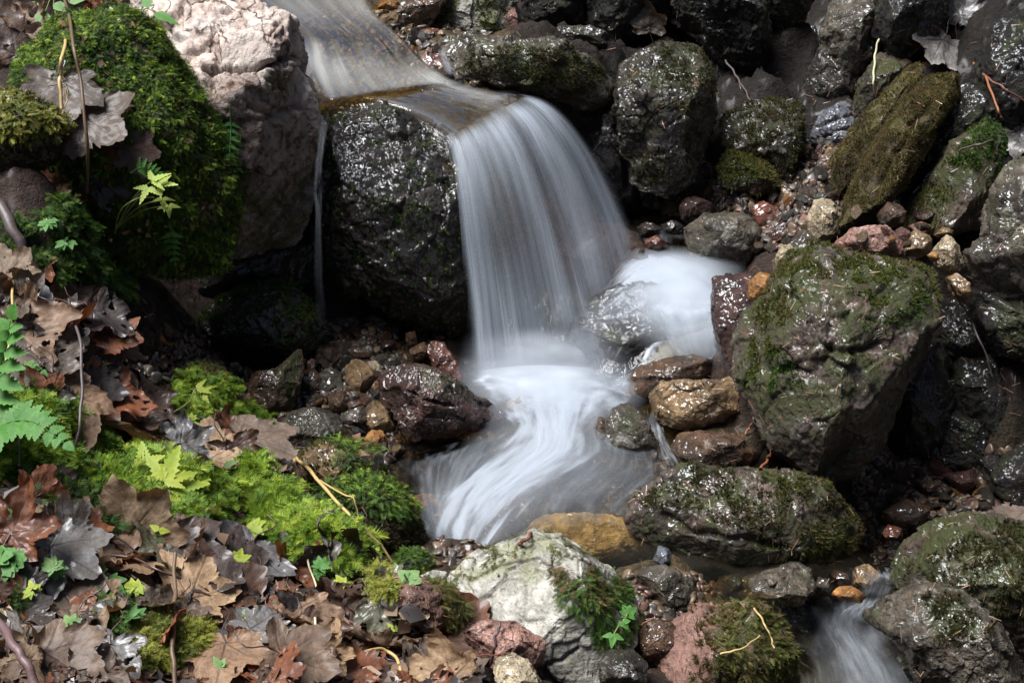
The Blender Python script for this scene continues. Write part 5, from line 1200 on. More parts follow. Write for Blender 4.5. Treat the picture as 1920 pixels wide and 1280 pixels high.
frond(f, [at_y(-60,860,y0), at_y(-30,760,y0+.02), at_y(5,670,y0+.03), at_y(20,600,y0+.04)], 8, .075, .024, 6, 'fern', start=.15, angle=72, deep=.3)
frond(f, [at_y(-60,860,y0), at_y(0,800,y0-.02), at_y(60,790,y0-.05), at_y(120,830,y0-.08)], 10, .055, .018, 6, 'fern', angle=72, deep=.35)
frond(f, [at_y(-70,880,y0), at_y(-30,740,y0+.06), at_y(-20,700,y0+.08)], 7, .06, .020, 6, 'fern', angle=70, deep=.3)
def polyp(pts, label, n, L, w, mat='darkfern', deep=.15):
    P = pts; f = thing('polypody_fern', P[0], label, 'fern'); frond(f, P, n, L, w, 4, mat, deep=deep, taper=.6, angle=68, nrm=(.1,-.9,.35), start=.25); return f
polyp([lift_pt(432,195,.02), lift_pt(433,240,.035), lift_pt(432,300,.05), lift_pt(447,362,.06)], 'small dark fern hanging on the pale boulder', 9, .026, .0045)
polyp([lift_pt(318,418,.03), lift_pt(322,440,.04), lift_pt(324,465,.045), lift_pt(328,492,.05)], 'small yellowing fern tip above the dark hollow', 5, .026, .006, 'leafgreen')
polyp([lift_pt(245,325,.05), lift_pt(262,315,.06), lift_pt(285,320,.07), lift_pt(308,335,.08)], 'fresh green fern leaf in front of the moss boulder', 7, .024, .006, 'leafgreen', .45)
polyp([lift_pt(200,440,.02), lift_pt(195,470,.03), lift_pt(190,500,.04), lift_pt(195,535,.045)], 'green fern sprig hanging on the red earth', 9, .026, .005, 'leafgreen', .5)
def leaflet(L, w, teeth, deep): return pinna(L, w, teeth, deep=deep)
def herb(name, base, leaves, mat, label, cat='plant', stem='greenstem', teeth=5, deep=.35, group=None, r=.0013):
    """base point, leaves: list of (tip point px, py, height in front, direction deg, length m, width m, lobes)"""
    o0 = np.asarray(base); t = thing(name, o0, label, cat, group)
    for (px, py, h, dr, L, w, lobes) in leaves:
        c = lift_pt(px, py, h); 
        V_, F_ = tubes([smoothline([o0-o0, (c-o0)*.5+np.array([0,0,.012]), c-o0], 12)], [np.linspace(r, r*.6, 12)], 5)
        VV=[];FF=[];VN=[];o=0
        for a, sc in lobes:
            y = U*math.cos(math.radians(dr+a))+V*math.sin(math.radians(dr+a)); nn = np.array([.0,-.55,.83])+rng.normal(size=3)*.12; y = y-(y@nn)/(nn@nn)*nn
            B, BF, v = leaflet(L*sc, w*sc, teeth, deep); VV.append(place(B, c-o0, y, nn/np.linalg.norm(nn))); FF.append(BF+o); VN.append(v); o += len(B)
        me = mesh_np('leaf', np.concatenate(VV), np.concatenate(FF)); attr(me, 'vein', np.concatenate(VN)); lf = obj('leaf', me, M[mat], parent=t)
        obj('stem', mesh_np('stem', V_, F_), M[stem], parent=t)
    return t
PALM = [(0,1),(50,.8),(-50,.8),(95,.55),(-95,.55)]; TRI = [(0,1),(75,.85),(-75,.85)]; ROUND = [(0,1),(40,1),(-40,1),(80,.9),(-80,.9),(125,.8),(-125,.8)]
herb('yellow_herb', pt(300,930), [(285,905,.06,-120,.056,.018,PALM),(308,900,.08,72,.064,.019,PALM),(308,915,.07,-85,.052,.018,TRI),(335,915,.06,-40,.060,.020,PALM),(258,885,.06,160,.045,.015,TRI),(270,868,.07,100,.04,.014,TRI),(335,912,.07,10,.045,.014,TRI)], 'herb', 'yellow green herb with cut leaves in the middle of the left bank', teeth=6)
herb('yellow_herb', pt(215,885), [(222,892,.02,-70,.028,.009,TRI),(240,885,.02,-20,.03,.010,PALM),(208,880,.02,200,.025,.008,TRI)], 'leafgreen', 'small dark green cut leaved herb left of the yellow one')
herb('sprig', lift_pt(216,430,.03), [(285,338,.09,30,.036,.009,TRI),(300,345,.09,-10,.034,.009,TRI),(278,352,.08,-110,.034,.009,TRI),(305,372,.08,-80,.026,.007,TRI),(316,385,.08,-80,.025,.008,TRI)], 'limegreen', 'pale lime sprig arching before the moss boulder', teeth=5)
herb('ivy_leaf_plant', pt(200,1085), [(170,1075,.02,-70,.030,.014,[(0,1),(45,1),(-45,1),(90,.8),(-90,.8)]),(205,1090,.03,-40,.030,.012,PALM)], 'leafgreen', 'two broad green leaves, one round and one cut, in the lower left litter', deep=.1)
herb('clover', pt(745,1120), [(738,1073,.03,150,.020,.011,[(0,1),(60,1),(-60,1),(150,.9)]),(765,1083,.03,-20,.022,.012,[(0,1),(70,1),(-70,1),(160,.9)]),(738,1100,.01,-90,.010,.006,TRI)], 'palegreen', 'pale green lobed leaves standing on the red brown rock', deep=.15)
herb('nettle_sprig', pt(420,915), [(390,870,.03,170,.022,.007,[(0,1)]),(420,872,.04,20,.024,.007,[(0,1)]),(395,880,.03,190,.02,.006,[(0,1)]),(415,893,.04,-30,.028,.010,[(0,1)])], 'palegreen', 'little mint like plant with oval leaves at the draped leaf', deep=.08)
herb('heart_leaf', pt(398,1010), [(392,985,.02,-90,.022,.014,[(0,1),(35,.9),(-35,.9)])], 'leafgreen', 'single heart shaped green leaf above the dark grey leaf', deep=.05)
herb('sprout', lift_pt(305,770,.0), [(368,728,.05,-20,.03,.008,TRI),(378,738,.05,-60,.03,.008,[(0,1),(110,.8)])], 'herb', 'yellow green sprout on a curved stalk before the left hollow', r=.0016)
herb('clover', pt(15,1060), [(0,1045,.02,90,.02,.012,ROUND),(22,1050,.02,10,.02,.012,ROUND),(12,1065,.02,-90,.018,.010,ROUND)], 'leafgreen', 'cluster of small round green leaves at the left edge of the litter', deep=.1)
herb('sprig', lift_pt(190,690,.01), [(200,690,.03,130,.016,.006,TRI),(215,700,.03,-20,.016,.006,TRI),(228,700,.03,10,.014,.006,TRI)], 'palegreen', 'little pale green sprig across the straw in the upper litter', deep=.1)
herb('broad_leaf_plant', lift_pt(110,-10,.02), [(75,10,.08,200,.05,.014,[(0,1)]),(85,22,.08,-100,.05,.018,[(0,1)]),(100,8,.08,-30,.05,.015,[(0,1)]),(130,5,.07,20,.05,.013,[(0,1)])], 'palegreen', 'broad green leaves hanging in at the upper left corner', deep=.05)
herb('broad_leaf_plant', lift_pt(262,30,.02), [(278,15,.06,110,.045,.012,[(0,1)]),(290,25,.06,-30,.055,.013,[(0,1)]),(262,28,.06,170,.03,.009,[(0,1)])], 'leafgreen', 'green leaves over the top of the pale boulder', deep=.05)
herb('sprout', pt(555,875), [(520,848,.01,150,.02,.006,PALM),(545,850,.01,30,.018,.006,PALM)], 'palegreen', 'tiny pale green plant beside the draped leaf')
herb('sprout', pt(640,1265), [(632,1252,.02,120,.014,.006,TRI),(645,1258,.02,-20,.014,.006,TRI)], 'leafgreen', 'tiny green plant at the bottom edge beside the bent straw', deep=.1)
herb('sprout', pt(1170,1180), [(1178,1150,.03,80,.016,.008,ROUND),(1168,1165,.03,-60,.014,.007,TRI),(1150,1190,.03,-100,.02,.007,TRI)], 'leafgreen', 'small leaves in the moss on the white grey rock', deep=.15)
SEED = [(60,1120),(95,1075),(150,990),(250,1110),(310,1010),(345,985),(430,1060),(470,1000),(520,1060),(610,1075),(560,985),(640,1110),(690,1150),(460,1175),(245,1160),(130,1190),(30,960),(170,830),(235,800),(290,820),(360,800),(420,780),(120,470),(90,430),(180,610),(65,700),(400,1265),(735,1190)]
for i, (px, py) in enumerate(SEED):
    L_ = rng.uniform(.012, .024); k_ = ['leafgreen','palegreen','herb','fern'][rng.randint(4)]
    kd = {'leafgreen':'fresh green','palegreen':'pale green','herb':'yellow green','fern':'deep green'}[k_]
    herb('seedling', pt(px, py), [(px+rng.uniform(-14,14), py-rng.uniform(4,18), rng.uniform(.025,.05), rng.uniform(0,360), L_, L_*.42, [PALM,TRI,ROUND][rng.randint(3)]) for _ in range(rng.randint(2,5))], k_, 'tiny %s seedling coming up between the dead leaves' % kd, group='%s seedlings in the litter' % kd, deep=.25)
# stems, straws, twigs
for i in range(46):
    px, py = 0, 0
    while not inside(np.array([[px, py]]), LITTER)[0]: px, py = rng.uniform(-20, 880), rng.uniform(480, 1290)
    a = rng.uniform(-.5, .9) if rng.rand() < .7 else rng.uniform(0, 6.28); L_ = rng.uniform(35, 120)
    a_, b_ = cast(px, py)[0], cast(px+L_*math.cos(a), py+L_*math.sin(a))[0]
    if np.linalg.norm(a_-b_) > .2: continue
    mid = (a_+b_)/2+np.array([rng.normal()*.008, rng.normal()*.008, rng.uniform(.002,.014)])
    k_ = ['twig','redstalk','drystem','purple'][rng.randint(4)]; r_ = rng.uniform(.0009, .0022)
    kd = {'twig':'thin blackish','redstalk':'thin reddish','drystem':'thin brown','purple':'thin purplish'}[k_]
    o0 = a_; V_, F_ = tubes([smoothline([a_-o0+np.array([0,0,.006]), mid-o0, b_-o0+np.array([0,0,.006])], 16, .002, i)], [np.linspace(r_, r_*.7, 16)], 5)
    obj('twig', mesh_np('twig', V_, F_), None, loc=o0, label=kd+' twig or leaf stalk lying among the dead leaves', cat='twig', group=kd+' twigs in the litter').data.materials.append(M[k_])
stick('straw', [lift_pt(205,445,.06), lift_pt(214,480,.07), lift_pt(215,560,.08), lift_pt(225,620,.08), lift_pt(240,698,.03)], (.0035,.0022), 'pales', 'pale upright straw with a bend, left of the dark hollow', 'stem')
stick('straw', [lift_pt(553,857,.05), lift_pt(580,885,.07), lift_pt(610,915,.07), lift_pt(660,970,.06), lift_pt(712,1020,.05), lift_pt(742,1063,.02)], (.0036,.002), 'straw', 'long yellow straw leaning over the mossy blocks', 'stem',
      extra=[([lift_pt(553,857,.05), lift_pt(550,890,.02)], (.003,.003)), ([lift_pt(600,900,.065), lift_pt(640,925,.06), lift_pt(664,935,.05), lift_pt(672,970,.02)], (.0018,.001))])
stick('dry_stem', [lift_pt(118,-20,.10), lift_pt(135,60,.11), lift_pt(150,150,.12), lift_pt(162,270,.10), lift_pt(160,360,.06)], (.0032,.0026), 'drystem', 'thin brown stem hanging before the moss boulder', 'stem')
stick('dry_stem', [lift_pt(128,20,.10), lift_pt(120,90,.11), lift_pt(113,145,.11), lift_pt(114,205,.09)], (.003,.003), 'straw', 'yellow stem beside the thin brown one at the moss boulder', 'stem', extra=[([lift_pt(114,152,.11), lift_pt(126,185,.1), lift_pt(115,215,.09)], (.0014,.001))])
stick('dry_stem', [lift_pt(128,560,.10), lift_pt(148,640,.12), lift_pt(155,740,.12), lift_pt(148,800,.10), lift_pt(138,860,.05)], (.0026,.0022), 'twig', 'thin dark upright stem beside the fern', 'stem')
stick('dry_stem', [lift_pt(36,870,.05), lift_pt(33,820,.06), lift_pt(32,760,.06)], (.002,.0014), 'twig', 'short black stem below the fern', 'stem')
stick('dry_stem', [lift_pt(26,520,.08), lift_pt(20,600,.09), lift_pt(8,690,.09), lift_pt(0,730,.08)], (.0022,.0018), 'straw', 'orange brown stem crossing the fern', 'stem')
stick('dry_stem', [lift_pt(330,1040,.08), lift_pt(327,1120,.08), lift_pt(324,1200,.05), lift_pt(326,1285,.02)], (.0026,.0032), 'drystem', 'thin upright brown stem in the lower left litter', 'stem')
stick('straw', [lift_pt(576,1045,.05), lift_pt(592,1100,.05), lift_pt(593,1160,.04), lift_pt(588,1210,.03), lift_pt(584,1248,.01)], (.0016,.0022), 'pales', 'thin pale straw standing in the bottom litter', 'stem')
stick('straw', [lift_pt(638,1268,.02), lift_pt(665,1230,.05), lift_pt(700,1214,.06), lift_pt(735,1225,.05), lift_pt(765,1285,.02)], (.0028,.0024), 'straw', 'bent ochre straw arching at the bottom edge', 'stem')
stick('twig', [lift_pt(-20,360,.03), lift_pt(20,420,.03), lift_pt(50,480,.03), lift_pt(80,535,.02)], (.010,.0085), 'twig', 'thick dark branch stub on the left bank', 'branch', extra=[])
stick('twig', [lift_pt(-20,495,.03), lift_pt(20,535,.04), lift_pt(60,575,.04)], (.005,.004), 'drystem', 'pale brown twig crossing below the dark branch stub', 'twig')
stick('twig', [lift_pt(-20,1140,.06), lift_pt(20,1200,.08), lift_pt(45,1240,.08), lift_pt(75,1300,.06)], (.0055,.0055), 'purple', 'purple brown twig at the bottom left corner', 'twig')
stick('twig', [lift_pt(-10,1205,.02), lift_pt(40,1240,.02)], (.003,.003), 'twig', 'thin black twig under the purple one', 'twig')
stick('leaf_stem', [lift_pt(385,1165,.02), lift_pt(410,1185,.04), lift_pt(470,1225,.04), lift_pt(530,1265,.03), lift_pt(560,1290,.02)], (.0022,.002), 'redstalk', 'long reddish leaf stalk at the bottom left', 'stalk')
stick('leaf_stem', [lift_pt(215,1055,.02), lift_pt(255,1085,.025), lift_pt(300,1115,.02), lift_pt(330,1130,.015)], (.0024,.002), 'twig', 'black stalk running from the large tan leaf', 'stalk')
stick('leaf_stem', [lift_pt(210,1075,.02), lift_pt(250,1105,.02), lift_pt(295,1130,.015)], (.002,.0018), 'twig', 'second black stalk below the first', 'stalk')
stick('twig', [lift_pt(615,1158,.02), lift_pt(660,1180,.03), lift_pt(730,1205,.02)], (.0024,.0024), 'twig', 'dark twig in the litter before the red brown rock', 'twig')
stick('twig', [lift_pt(640,1165,.02), lift_pt(700,1172,.03), lift_pt(760,1178,.02)], (.0022,.0018), 'purple', 'thin purplish twig beside the dark one', 'twig')
stick('leaf_stem', [lift_pt(936,1165,.05), lift_pt(930,1200,.05), lift_pt(920,1245,.02)], (.0022,.0022), 'twig', 'dark stalk standing before the pink rock', 'stalk')
stick('straw', [lift_pt(140,660,.02), lift_pt(210,650,.03), lift_pt(240,720,.02), lift_pt(248,730,.01)], (.003,.003), 'drystem', 'brown straw bent over the upper litter', 'stem')
stick('dry_stem', [lift_pt(300,760,.02), lift_pt(298,830,.02)], (.0018,.0018), 'twig', 'short dark stem below the yellow green sprout', 'stem')
stick('straw', [lift_pt(305,778,.01), lift_pt(345,762,.05), lift_pt(368,730,.055)], (.0018,.0014), 'greenstem', 'curved green stalk of the sprout', 'stem')
stick('straw', [lift_pt(248,728,.01), lift_pt(262,722,.03), lift_pt(278,735,.03), lift_pt(290,762,.01)], (.0018,.0018), 'greenstem', 'hooked yellow green stalk in the upper litter', 'stem')
stick('tendril', [lift_pt(215,435,.03), lift_pt(222,400,.05), lift_pt(245,375,.07), lift_pt(290,370,.08)], (.0014,.0012), 'greenstem', 'arched stalk of the pale lime sprig', 'stalk')
stick('twig', [lift_pt(1360,112,.03), lift_pt(1385,150,.05), lift_pt(1408,190,.01)], (.0028,.0022), 'twig', 'thin blue grey twig leaning on the squat dark rock', 'twig')
stick('twig', [lift_pt(1648,72,.03), lift_pt(1640,110,.04), lift_pt(1638,150,.03), lift_pt(1642,180,.01)], (.0026,.0022), 'pales', 'thin whitish twig hanging on the back wall', 'twig')
stick('twig', [lift_pt(1800,282,.01), lift_pt(1850,265,.04), lift_pt(1900,247,.02)], (.0024,.002), 'twig', 'black stalk crossing the second slab', 'stalk')
stick('root', [lift_pt(1826,118,.02), lift_pt(1850,150,.04), lift_pt(1870,200,.03), lift_pt(1878,220,.02)], (.003,.002), 'rusttwig', 'orange brown root hanging at the upper right', 'root')
stick('root', [lift_pt(1845,140,.02), lift_pt(1880,165,.03), lift_pt(1930,195,.02)], (.0024,.002), 'redstalk', 'second brown root at the upper right edge', 'root')
stick('twig', [lift_pt(1785,535,.03), lift_pt(1815,590,.06), lift_pt(1840,640,.07), lift_pt(1860,705,.03)], (.0022,.0016), 'twig', 'thin beaded stalk hanging in the dark beside the leaning boulder', 'stalk')
stick('twig', [lift_pt(1427,880,.01), lift_pt(1440,860,.03), lift_pt(1448,845,.02)], (.003,.003), 'rusttwig', 'short orange brown stick standing behind the long low boulder', 'twig')
stick('twig', [lift_pt(1398,812,.01), lift_pt(1410,795,.02), lift_pt(1415,785,.01)], (.0024,.002), 'rusttwig', 'tiny reddish stick beside the tan step rock', 'twig')
stick('twig', [lift_pt(975,1022,.005), lift_pt(988,1008,.02), lift_pt(998,998,.02)], (.0034,.0026), 'redstalk', 'short red brown stick on the crest of the white grey rock', 'twig')
stick('grass_stalk', [lift_pt(1490,1230,.03), lift_pt(1520,1260,.05), lift_pt(1545,1300,.05)], (.0022,.0018), 'greenstem', 'green grass stalk at the foot of the mossy front rock', 'grass', extra=[([lift_pt(1480,1235,.03), lift_pt(1500,1270,.04), lift_pt(1515,1300,.04)], (.002,.0016))])
stick('grass_stalk', [lift_pt(1415,1140,.02), lift_pt(1440,1180,.03), lift_pt(1450,1215,.02)], (.0016,.001), 'straw', 'dry grass stalk on the mossy front rock', 'grass', extra=[([lift_pt(1350,1225,.01), lift_pt(1390,1215,.03), lift_pt(1425,1190,.02)], (.0016,.001))])
# ================================================================== water
def ribbon(left, right, ns, nt, wob=0.0, seed=0, prof=None):
    """surface between two 3-D polylines: s runs with the flow, t across it"""
    Lf = smoothline(left, ns); Rt = smoothline(right, ns)
    t = np.linspace(0, 1, nt)
    P = Lf[:,None,:]*(1-t)[None,:,None] + Rt[:,None,:]*t[None,:,None]
    s = np.linspace(0, 1, ns)
    S, T_ = np.meshgrid(s, t, indexing='ij')
    P = P.reshape(-1, 3); S = S.ravel(); T_ = T_.ravel()
    i = (np.arange(ns-1)[:,None]*nt+np.arange(nt-1)[None,:]).ravel()
    F = np.stack([i, i+1, i+nt+1, i+nt], 1)
    return P, F, S, T_
def white_mat(name, col, su, sv, lo, hi, amul, con=.75, fine=3.0, bmp=.55):
    m = N(name)
    uv = m.n('Attribute', attribute_name='flow').outputs['Vector']
    def st(a, b, d, r, sd):
        mp = m.n('Mapping'); m.l(uv, mp.inputs[0]); mp.inputs['Scale'].default_value = (a, b, 1); mp.inputs['Location'].default_value = (sd, sd*2, 0)
        x = m.n('TexNoise'); m.l(mp.outputs[0], x.inputs['Vector']); x.inputs['Scale'].default_value = 1; x.inputs['Detail'].default_value = d
        x.inputs['Roughness'].default_value = r; x.inputs['Distortion'].default_value = .15
        return x.outputs['Fac']
    a1 = st(su, sv, 3, .55, 1.0); a2 = st(su*1.4, sv*fine, 4, .6, 7.0); a3 = st(su*.8, sv*fine*4, 2, .6, 3.0)
    h = m.math('ADD', m.math('ADD', m.math('MULTIPLY', a1, .56), m.math('MULTIPLY', a2, .27)), m.math('MULTIPLY', a3, .17))
    al = m.ss(h, lo, hi)
    den = m.attr('dens')
    # density shifts the threshold: thin edges break into threads
    al = m.math('MULTIPLY', m.math('ADD', m.math('MULTIPLY', al, con), 1-con), den)
    al = m.math('MULTIPLY', al, amul, True)
    bp = m.bump(h, bmp, .012)
    d = m.n('BsdfDiffuse'); m.put(d.inputs[0], col); m.l(bp, d.inputs['Normal'])
    tr = m.n('BsdfTranslucent'); m.put(tr.inputs[0], col)
    gl = m.n('BsdfGlossy'); gl.inputs['Roughness'].default_value = .28; m.l(bp, gl.inputs['Normal'])
    mx = m.n('MixShader'); mx.inputs[0].default_value = .38; m.l(d.outputs[0], mx.inputs[1]); m.l(tr.outputs[0], mx.inputs[2])
    mg = m.n('MixShader'); mg.inputs[0].default_value = .06; m.l(mx.outputs[0], mg.inputs[1]); m.l(gl.outputs[0], mg.inputs[2])
    tp_ = m.n('BsdfTransparent')
    mm = m.n('MixShader'); m.l(al, mm.inputs[0]); m.l(tp_.outputs[0], mm.inputs[1]); m.l(mg.outputs[0], mm.inputs[2])
    return m.done(mm.outputs[0])
def clear_mat(name, tint, rough=.08, bs=25, bd=.006, milk=.12, mcol=(.30,.29,.26), refl=1.0):
    m = N(name)
    tc = m.n('NewGeometry').outputs['Position']
    h = m.noise(tc, bs, 4, .55, .5)
    bp = m.bump(h, 1.0, bd)
    fr = m.n('Fresnel'); fr.inputs[0].default_value = 1.33; m.l(bp, fr.inputs['Normal'])
    gl = m.n('BsdfGlossy'); gl.inputs['Roughness'].default_value = rough; m.l(bp, gl.inputs['Normal'])
    tp_ = m.n('BsdfTransparent'); m.put(tp_.inputs[0], tint)
    df = m.n('BsdfDiffuse'); m.put(df.inputs[0], mcol)
    a = m.n('MixShader'); m.put(a.inputs[0], m.math('MULTIPLY', m.ss(m.noise(tc, 9, 4, .6), .3, .75), milk*2, True)); m.l(tp_.outputs[0], a.inputs[1]); m.l(df.outputs[0], a.inputs[2])
    b = m.n('MixShader'); m.put(b.inputs[0], m.math('MULTIPLY', fr.outputs[0], refl, True)); m.l(a.outputs[0], b.inputs[1]); m.l(gl.outputs[0], b.inputs[2])
    return m.done(b.outputs[0])
M['fall'] = white_mat('falling_water', (.64,.70,.78), .9, 7, .39, .61, .88, fine=3.6, con=.84)
M['foam'] = white_mat('white_water', (.54,.58,.64), 1.6, 4, .26, .68, .93, fine=5.0, con=.46, bmp=.12)
M['thin'] = white_mat('thin_white_water', (.60,.64,.69), 2.2, 7, .40, .74, .75, fine=3.0)
M['upthin'] = white_mat('upper_thin_white', (.60,.60,.57), 1.3, 8, .42, .68, .66, fine=3.0, con=.7, bmp=.2)
M['clear'] = clear_mat('clear_brown_water', (.70,.62,.46), milk=.035, mcol=(.2,.18,.14), refl=.8)
M['upclear'] = clear_mat('shallow_stream_water', (.76,.63,.42), milk=.015, bs=14, bd=.003, rough=.10, mcol=(.16,.12,.07), refl=.55)
M['mist'] = white_mat('spray_mist', (.58,.62,.68), 1.2, 2, .2, .8, .8, fine=2.0, con=.18, bmp=.0)
def edges(S, T_, t0=.12, t1=.12, s0=.0, s1=.0, seed=0, rag=.06):
    n = rag*fbm(np.stack([S*7, T_*9, np.full(len(S), seed*1.7)], 1), 3)
    e = sstep(T_+n, 0, t0)*sstep(1-T_+n, 0, t1)
    if s0: e = e*sstep(S+n, 0, s0)
    if s1: e = e*sstep(1-S+n, 0, s1)
    return e
def flowmesh(name, parts, mat, label, cat=None, kind='structure'):
    VV=[];FF=[];FL=[];DE=[];o=0
    for P, F, fl, de in parts:
        VV.append(P); FF.append(F+o); FL.append(fl); DE.append(de); o += len(P)
    me = mesh_np(name, np.concatenate(VV), np.concatenate(FF))
    fl = np.concatenate(FL); attr(me, 'flow', np.concatenate([fl, np.zeros((len(fl), 1))], 1)); attr(me, 'dens', np.concatenate(DE))
    return obj(name, me, mat, label=label, kind=kind)
def zs(pts): return [at_z(*q) for q in pts]
def ys(pts): return [at_y(*q) for q in pts]
# ---- clear water sheets (level surfaces, the banks and stones stand out of them)
def sheet(name, x0, x1, y0, y1, zf, mat, label, step=.012):
    x = np.arange(x0, x1, step); y = np.arange(y0, y1, step); X, Y = np.meshgrid(x, y)
    Q = np.stack([X.ravel(), Y.ravel(), np.zeros(X.size)], 1)
    Q[:,2] = zf(Q[:,0], Q[:,1]) + .006*fbm(Q*9, 3) + .002*fbm(Q*30, 2)
    nx = len(x); i = (np.arange(len(y)-1)[:,None]*nx+np.arange(nx-1)[None,:]).ravel()
    return obj(name, mesh_np(name, Q, np.stack([i, i+1, i+nx+1, i+nx], 1)), mat, kind='structure', label=label)
sheet('plunge_pool', -.42, .50, 2.02, 3.12, lambda x, y: -.035+.03*sstep(y, 2.3, 2.9)+.10*sstep(y+.9*x, 2.98, 3.25), M['clear'], 'brown clear pool below the waterfall')
sheet('pool_inlet', .12, .62, 2.98, 3.55, lambda x, y: .095+0*x, M['clear'], 'rippled water at the foot of the fall')
sheet('lower_stream', .08, .80, 1.75, 2.36, lambda x, y: -.170+.03*sstep(y, 2.16, 2.32)-.012*sstep(-y, -2.0, -1.8), M['clear'], 'lower stream running out at the right')
# ---- upper stream sheet following the slope
uL = zs([(380,-60,.60),(480,15,.565),(552,70,.535),(566,130,.505),(590,190,.475),(640,186,.462),(730,205,.455),(800,232,.452),(838,256,.452)])
uR = zs([(700,-60,.60),(700,10,.565),(760,70,.53),(800,110,.505),(850,145,.49),(885,160,.482),(930,172,.478),(965,174,.474),(992,178,.470)])
P, F, S, T_ = ribbon(uL, uR, 150, 70)
P[:,2] += .004*fbm(P*5, 2)
P[:,2] += .0014*fbm(np.stack([S*9, T_*13, S*0+2], 1), 2)
P[:,2] -= .05*np.clip(1-T_/.15, 0, 1)**2*sstep(S, .3, .5) + .012*np.clip(1-(1-T_)/.06, 0, 1)**2
UP = (P, F, S, T_)
meU = mesh_np('upper_stream', P, F); obj('upper_stream', meU, M['upclear'], kind='structure', label='shallow upper stream sliding to the lip')
def over(base, dz, de): P, F, S, T_ = base; return (P+np.array([0,0,dz]), F, np.stack([S, T_], 1), de)
nn_ = fbm(np.stack([S*6, T_*5, S*0+4], 1), 3)
dU = edges(S, T_, .10, .10)*(.0+.8*np.exp(-((S-.36-.16*T_+.06*nn_)/.085)**2) + .55*np.exp(-((S-.12)/.08)**2)*sstep(T_, .0, .3) + .6*np.exp(-((T_-.80+.25*(S-.6))/.13)**2)*sstep(S, .35, .6)*sstep(1-S, 0, .15)+ .25*np.exp(-((T_-.12)/.10)**2)*sstep(S,.5,.7))
flowmesh('upper_white_water', [over(UP, .006, np.clip(dU, 0, 1))], M['upthin'], 'pale streaks on the upper stream')
# ---- the fall: threads leave the lip and fall in arcs
lip = smoothline(zs([(838,256,.452),(858,246,.455),(885,232,.458),(915,214,.462),(945,196,.466),(970,184,.468),(992,178,.470)]), 90)
lipb = smoothline([p+np.array([-.035,.02,.012]) for p in lip[[0,15,30,45,60,75,89]]], 90)
foot = smoothline(zs([(884,705,.0),(945,708,.0),(1010,690,.01),(1065,640,.04),(1105,580,.08),(1150,525,.10),(1200,478,.10)]), 90)
def fall(shift, n=90, ns=110, a=0., b=1., seed=0, spread=0.):
    t = np.linspace(a, b, n); k = t*89; i = np.clip(k.astype(int), 0, 88); f = (k-i)[:,None]
    A = lip[i]*(1-f)+lip[i+1]*f; B = foot[i]*(1-f)+foot[i+1]*f
    s = np.linspace(-.16, 1, ns)
    sp = np.clip(s, 0, 1)
    wv = np.array([pn(np.stack([t*7+seed, np.full(n, q*.8), np.full(n, seed*2.1)], 1)) for q in s])
    hz = np.clip(s, -.2, 1)
    P = A[None]+(B-A)[None]*np.where(hz[:,None,None] > 0, hz[:,None,None]**.92, hz[:,None,None]*.5)
    ez = np.where(s > 0, .10*sp+.90*sp**1.9, s*.02)
    P[:,:,2] = A[None,:,2] + (B-A)[None,:,2]*ez[:,None]
    P = P + shift
    amp = (.005+.030*sp)[:,None]
    P[:,:,1] += -amp*wv*1.0; P[:,:,0] += amp*.7*wv
    S, T2 = np.meshgrid(s, t, indexing='ij')
    q = (np.arange(ns-1)[:,None]*n+np.arange(n-1)[None,:]).ravel()
    return P.reshape(-1, 3), np.stack([q, q+1, q+n+1, q+n], 1), S.ravel(), T2.ravel()
parts = []
for k, (sh, a, b, am) in enumerate([((0,0,0), 0, 1, .80), ((.006,-.022,.004), .02, .98, .42), ((-.004,.03,-.006), 0, 1, .45)]):
    P, F, S, T_ = fall(np.array(sh), a=a, b=b, seed=k*3.3)
    n1 = fbm(np.stack([S*1.2, T_*11+k*7, S*0], 1), 2)
    tt = (T_-a)/(b-a)
    de = sstep(tt+.04*n1, 0, .05)*sstep(1-tt+.06*n1, 0, .10)*sstep(S+.05*n1, -.06, .15)
    thin = .52*np.exp(-((T_-.29+.04*S)/.17)**2)*np.exp(-((S-.60)/.30)**2)+.25*np.exp(-((T_-.60)/.05)**2)*np.exp(-((S-.4)/.35)**2)
    de = de*(am*(.72+.28*sstep(S, .55, 1.0)) - thin*am)
    de = de*(1-.55*sstep(S, .93, 1.0))
    parts.append((P, F, np.stack([S*1.0+k, T_*1.0+k*3.1], 1), np.clip(de, 0, 1)))
flowmesh('waterfall', parts, M['fall'], 'silky curtain of the small waterfall')
# ---- white water in the pool
def soft(left, right, am, seed, ns=50, nt=50, bulge=.0, lift=0., pw=(1.6,1.6)):
    P, F, S, T_ = ribbon(left, right, ns, nt)
    bl = np.sin(np.pi*np.clip(T_,0,1))*np.sin(np.pi*np.clip(S,0,1))
    P[:,2] += bulge*bl + lift
    de = am*np.sin(np.pi*np.clip(S,0,1))**pw[0]*np.sin(np.pi*np.clip(T_,0,1))**pw[1]*(1+.35*fbm(np.stack([S*3,T_*3,S*0+seed],1),3))
    fo.append((P, F, np.stack([S+seed, T_+seed*2], 1), np.clip(de, 0, 1)))
fo = []
def foam(left, right, am, seed, e=(.2,.2,.12,.2), ns=80, nt=50, bulge=.0, fs=1.0, ft=1.0, rag=.16, lift=0.0):
    P, F, S, T_ = ribbon(left, right, ns, nt)
    P[:,2] += bulge*np.sin(np.pi*np.clip(T_,0,1))*np.sin(np.pi*np.clip(S,0,1)) + .005*fbm(np.stack([S*4, T_*4, S*0+seed], 1), 2) + lift
    de = am*edges(S, T_, *e, seed=seed, rag=rag)
    fo.append((P, F, np.stack([S*fs+seed, T_*ft+seed*2], 1), np.clip(de, 0, 1)))
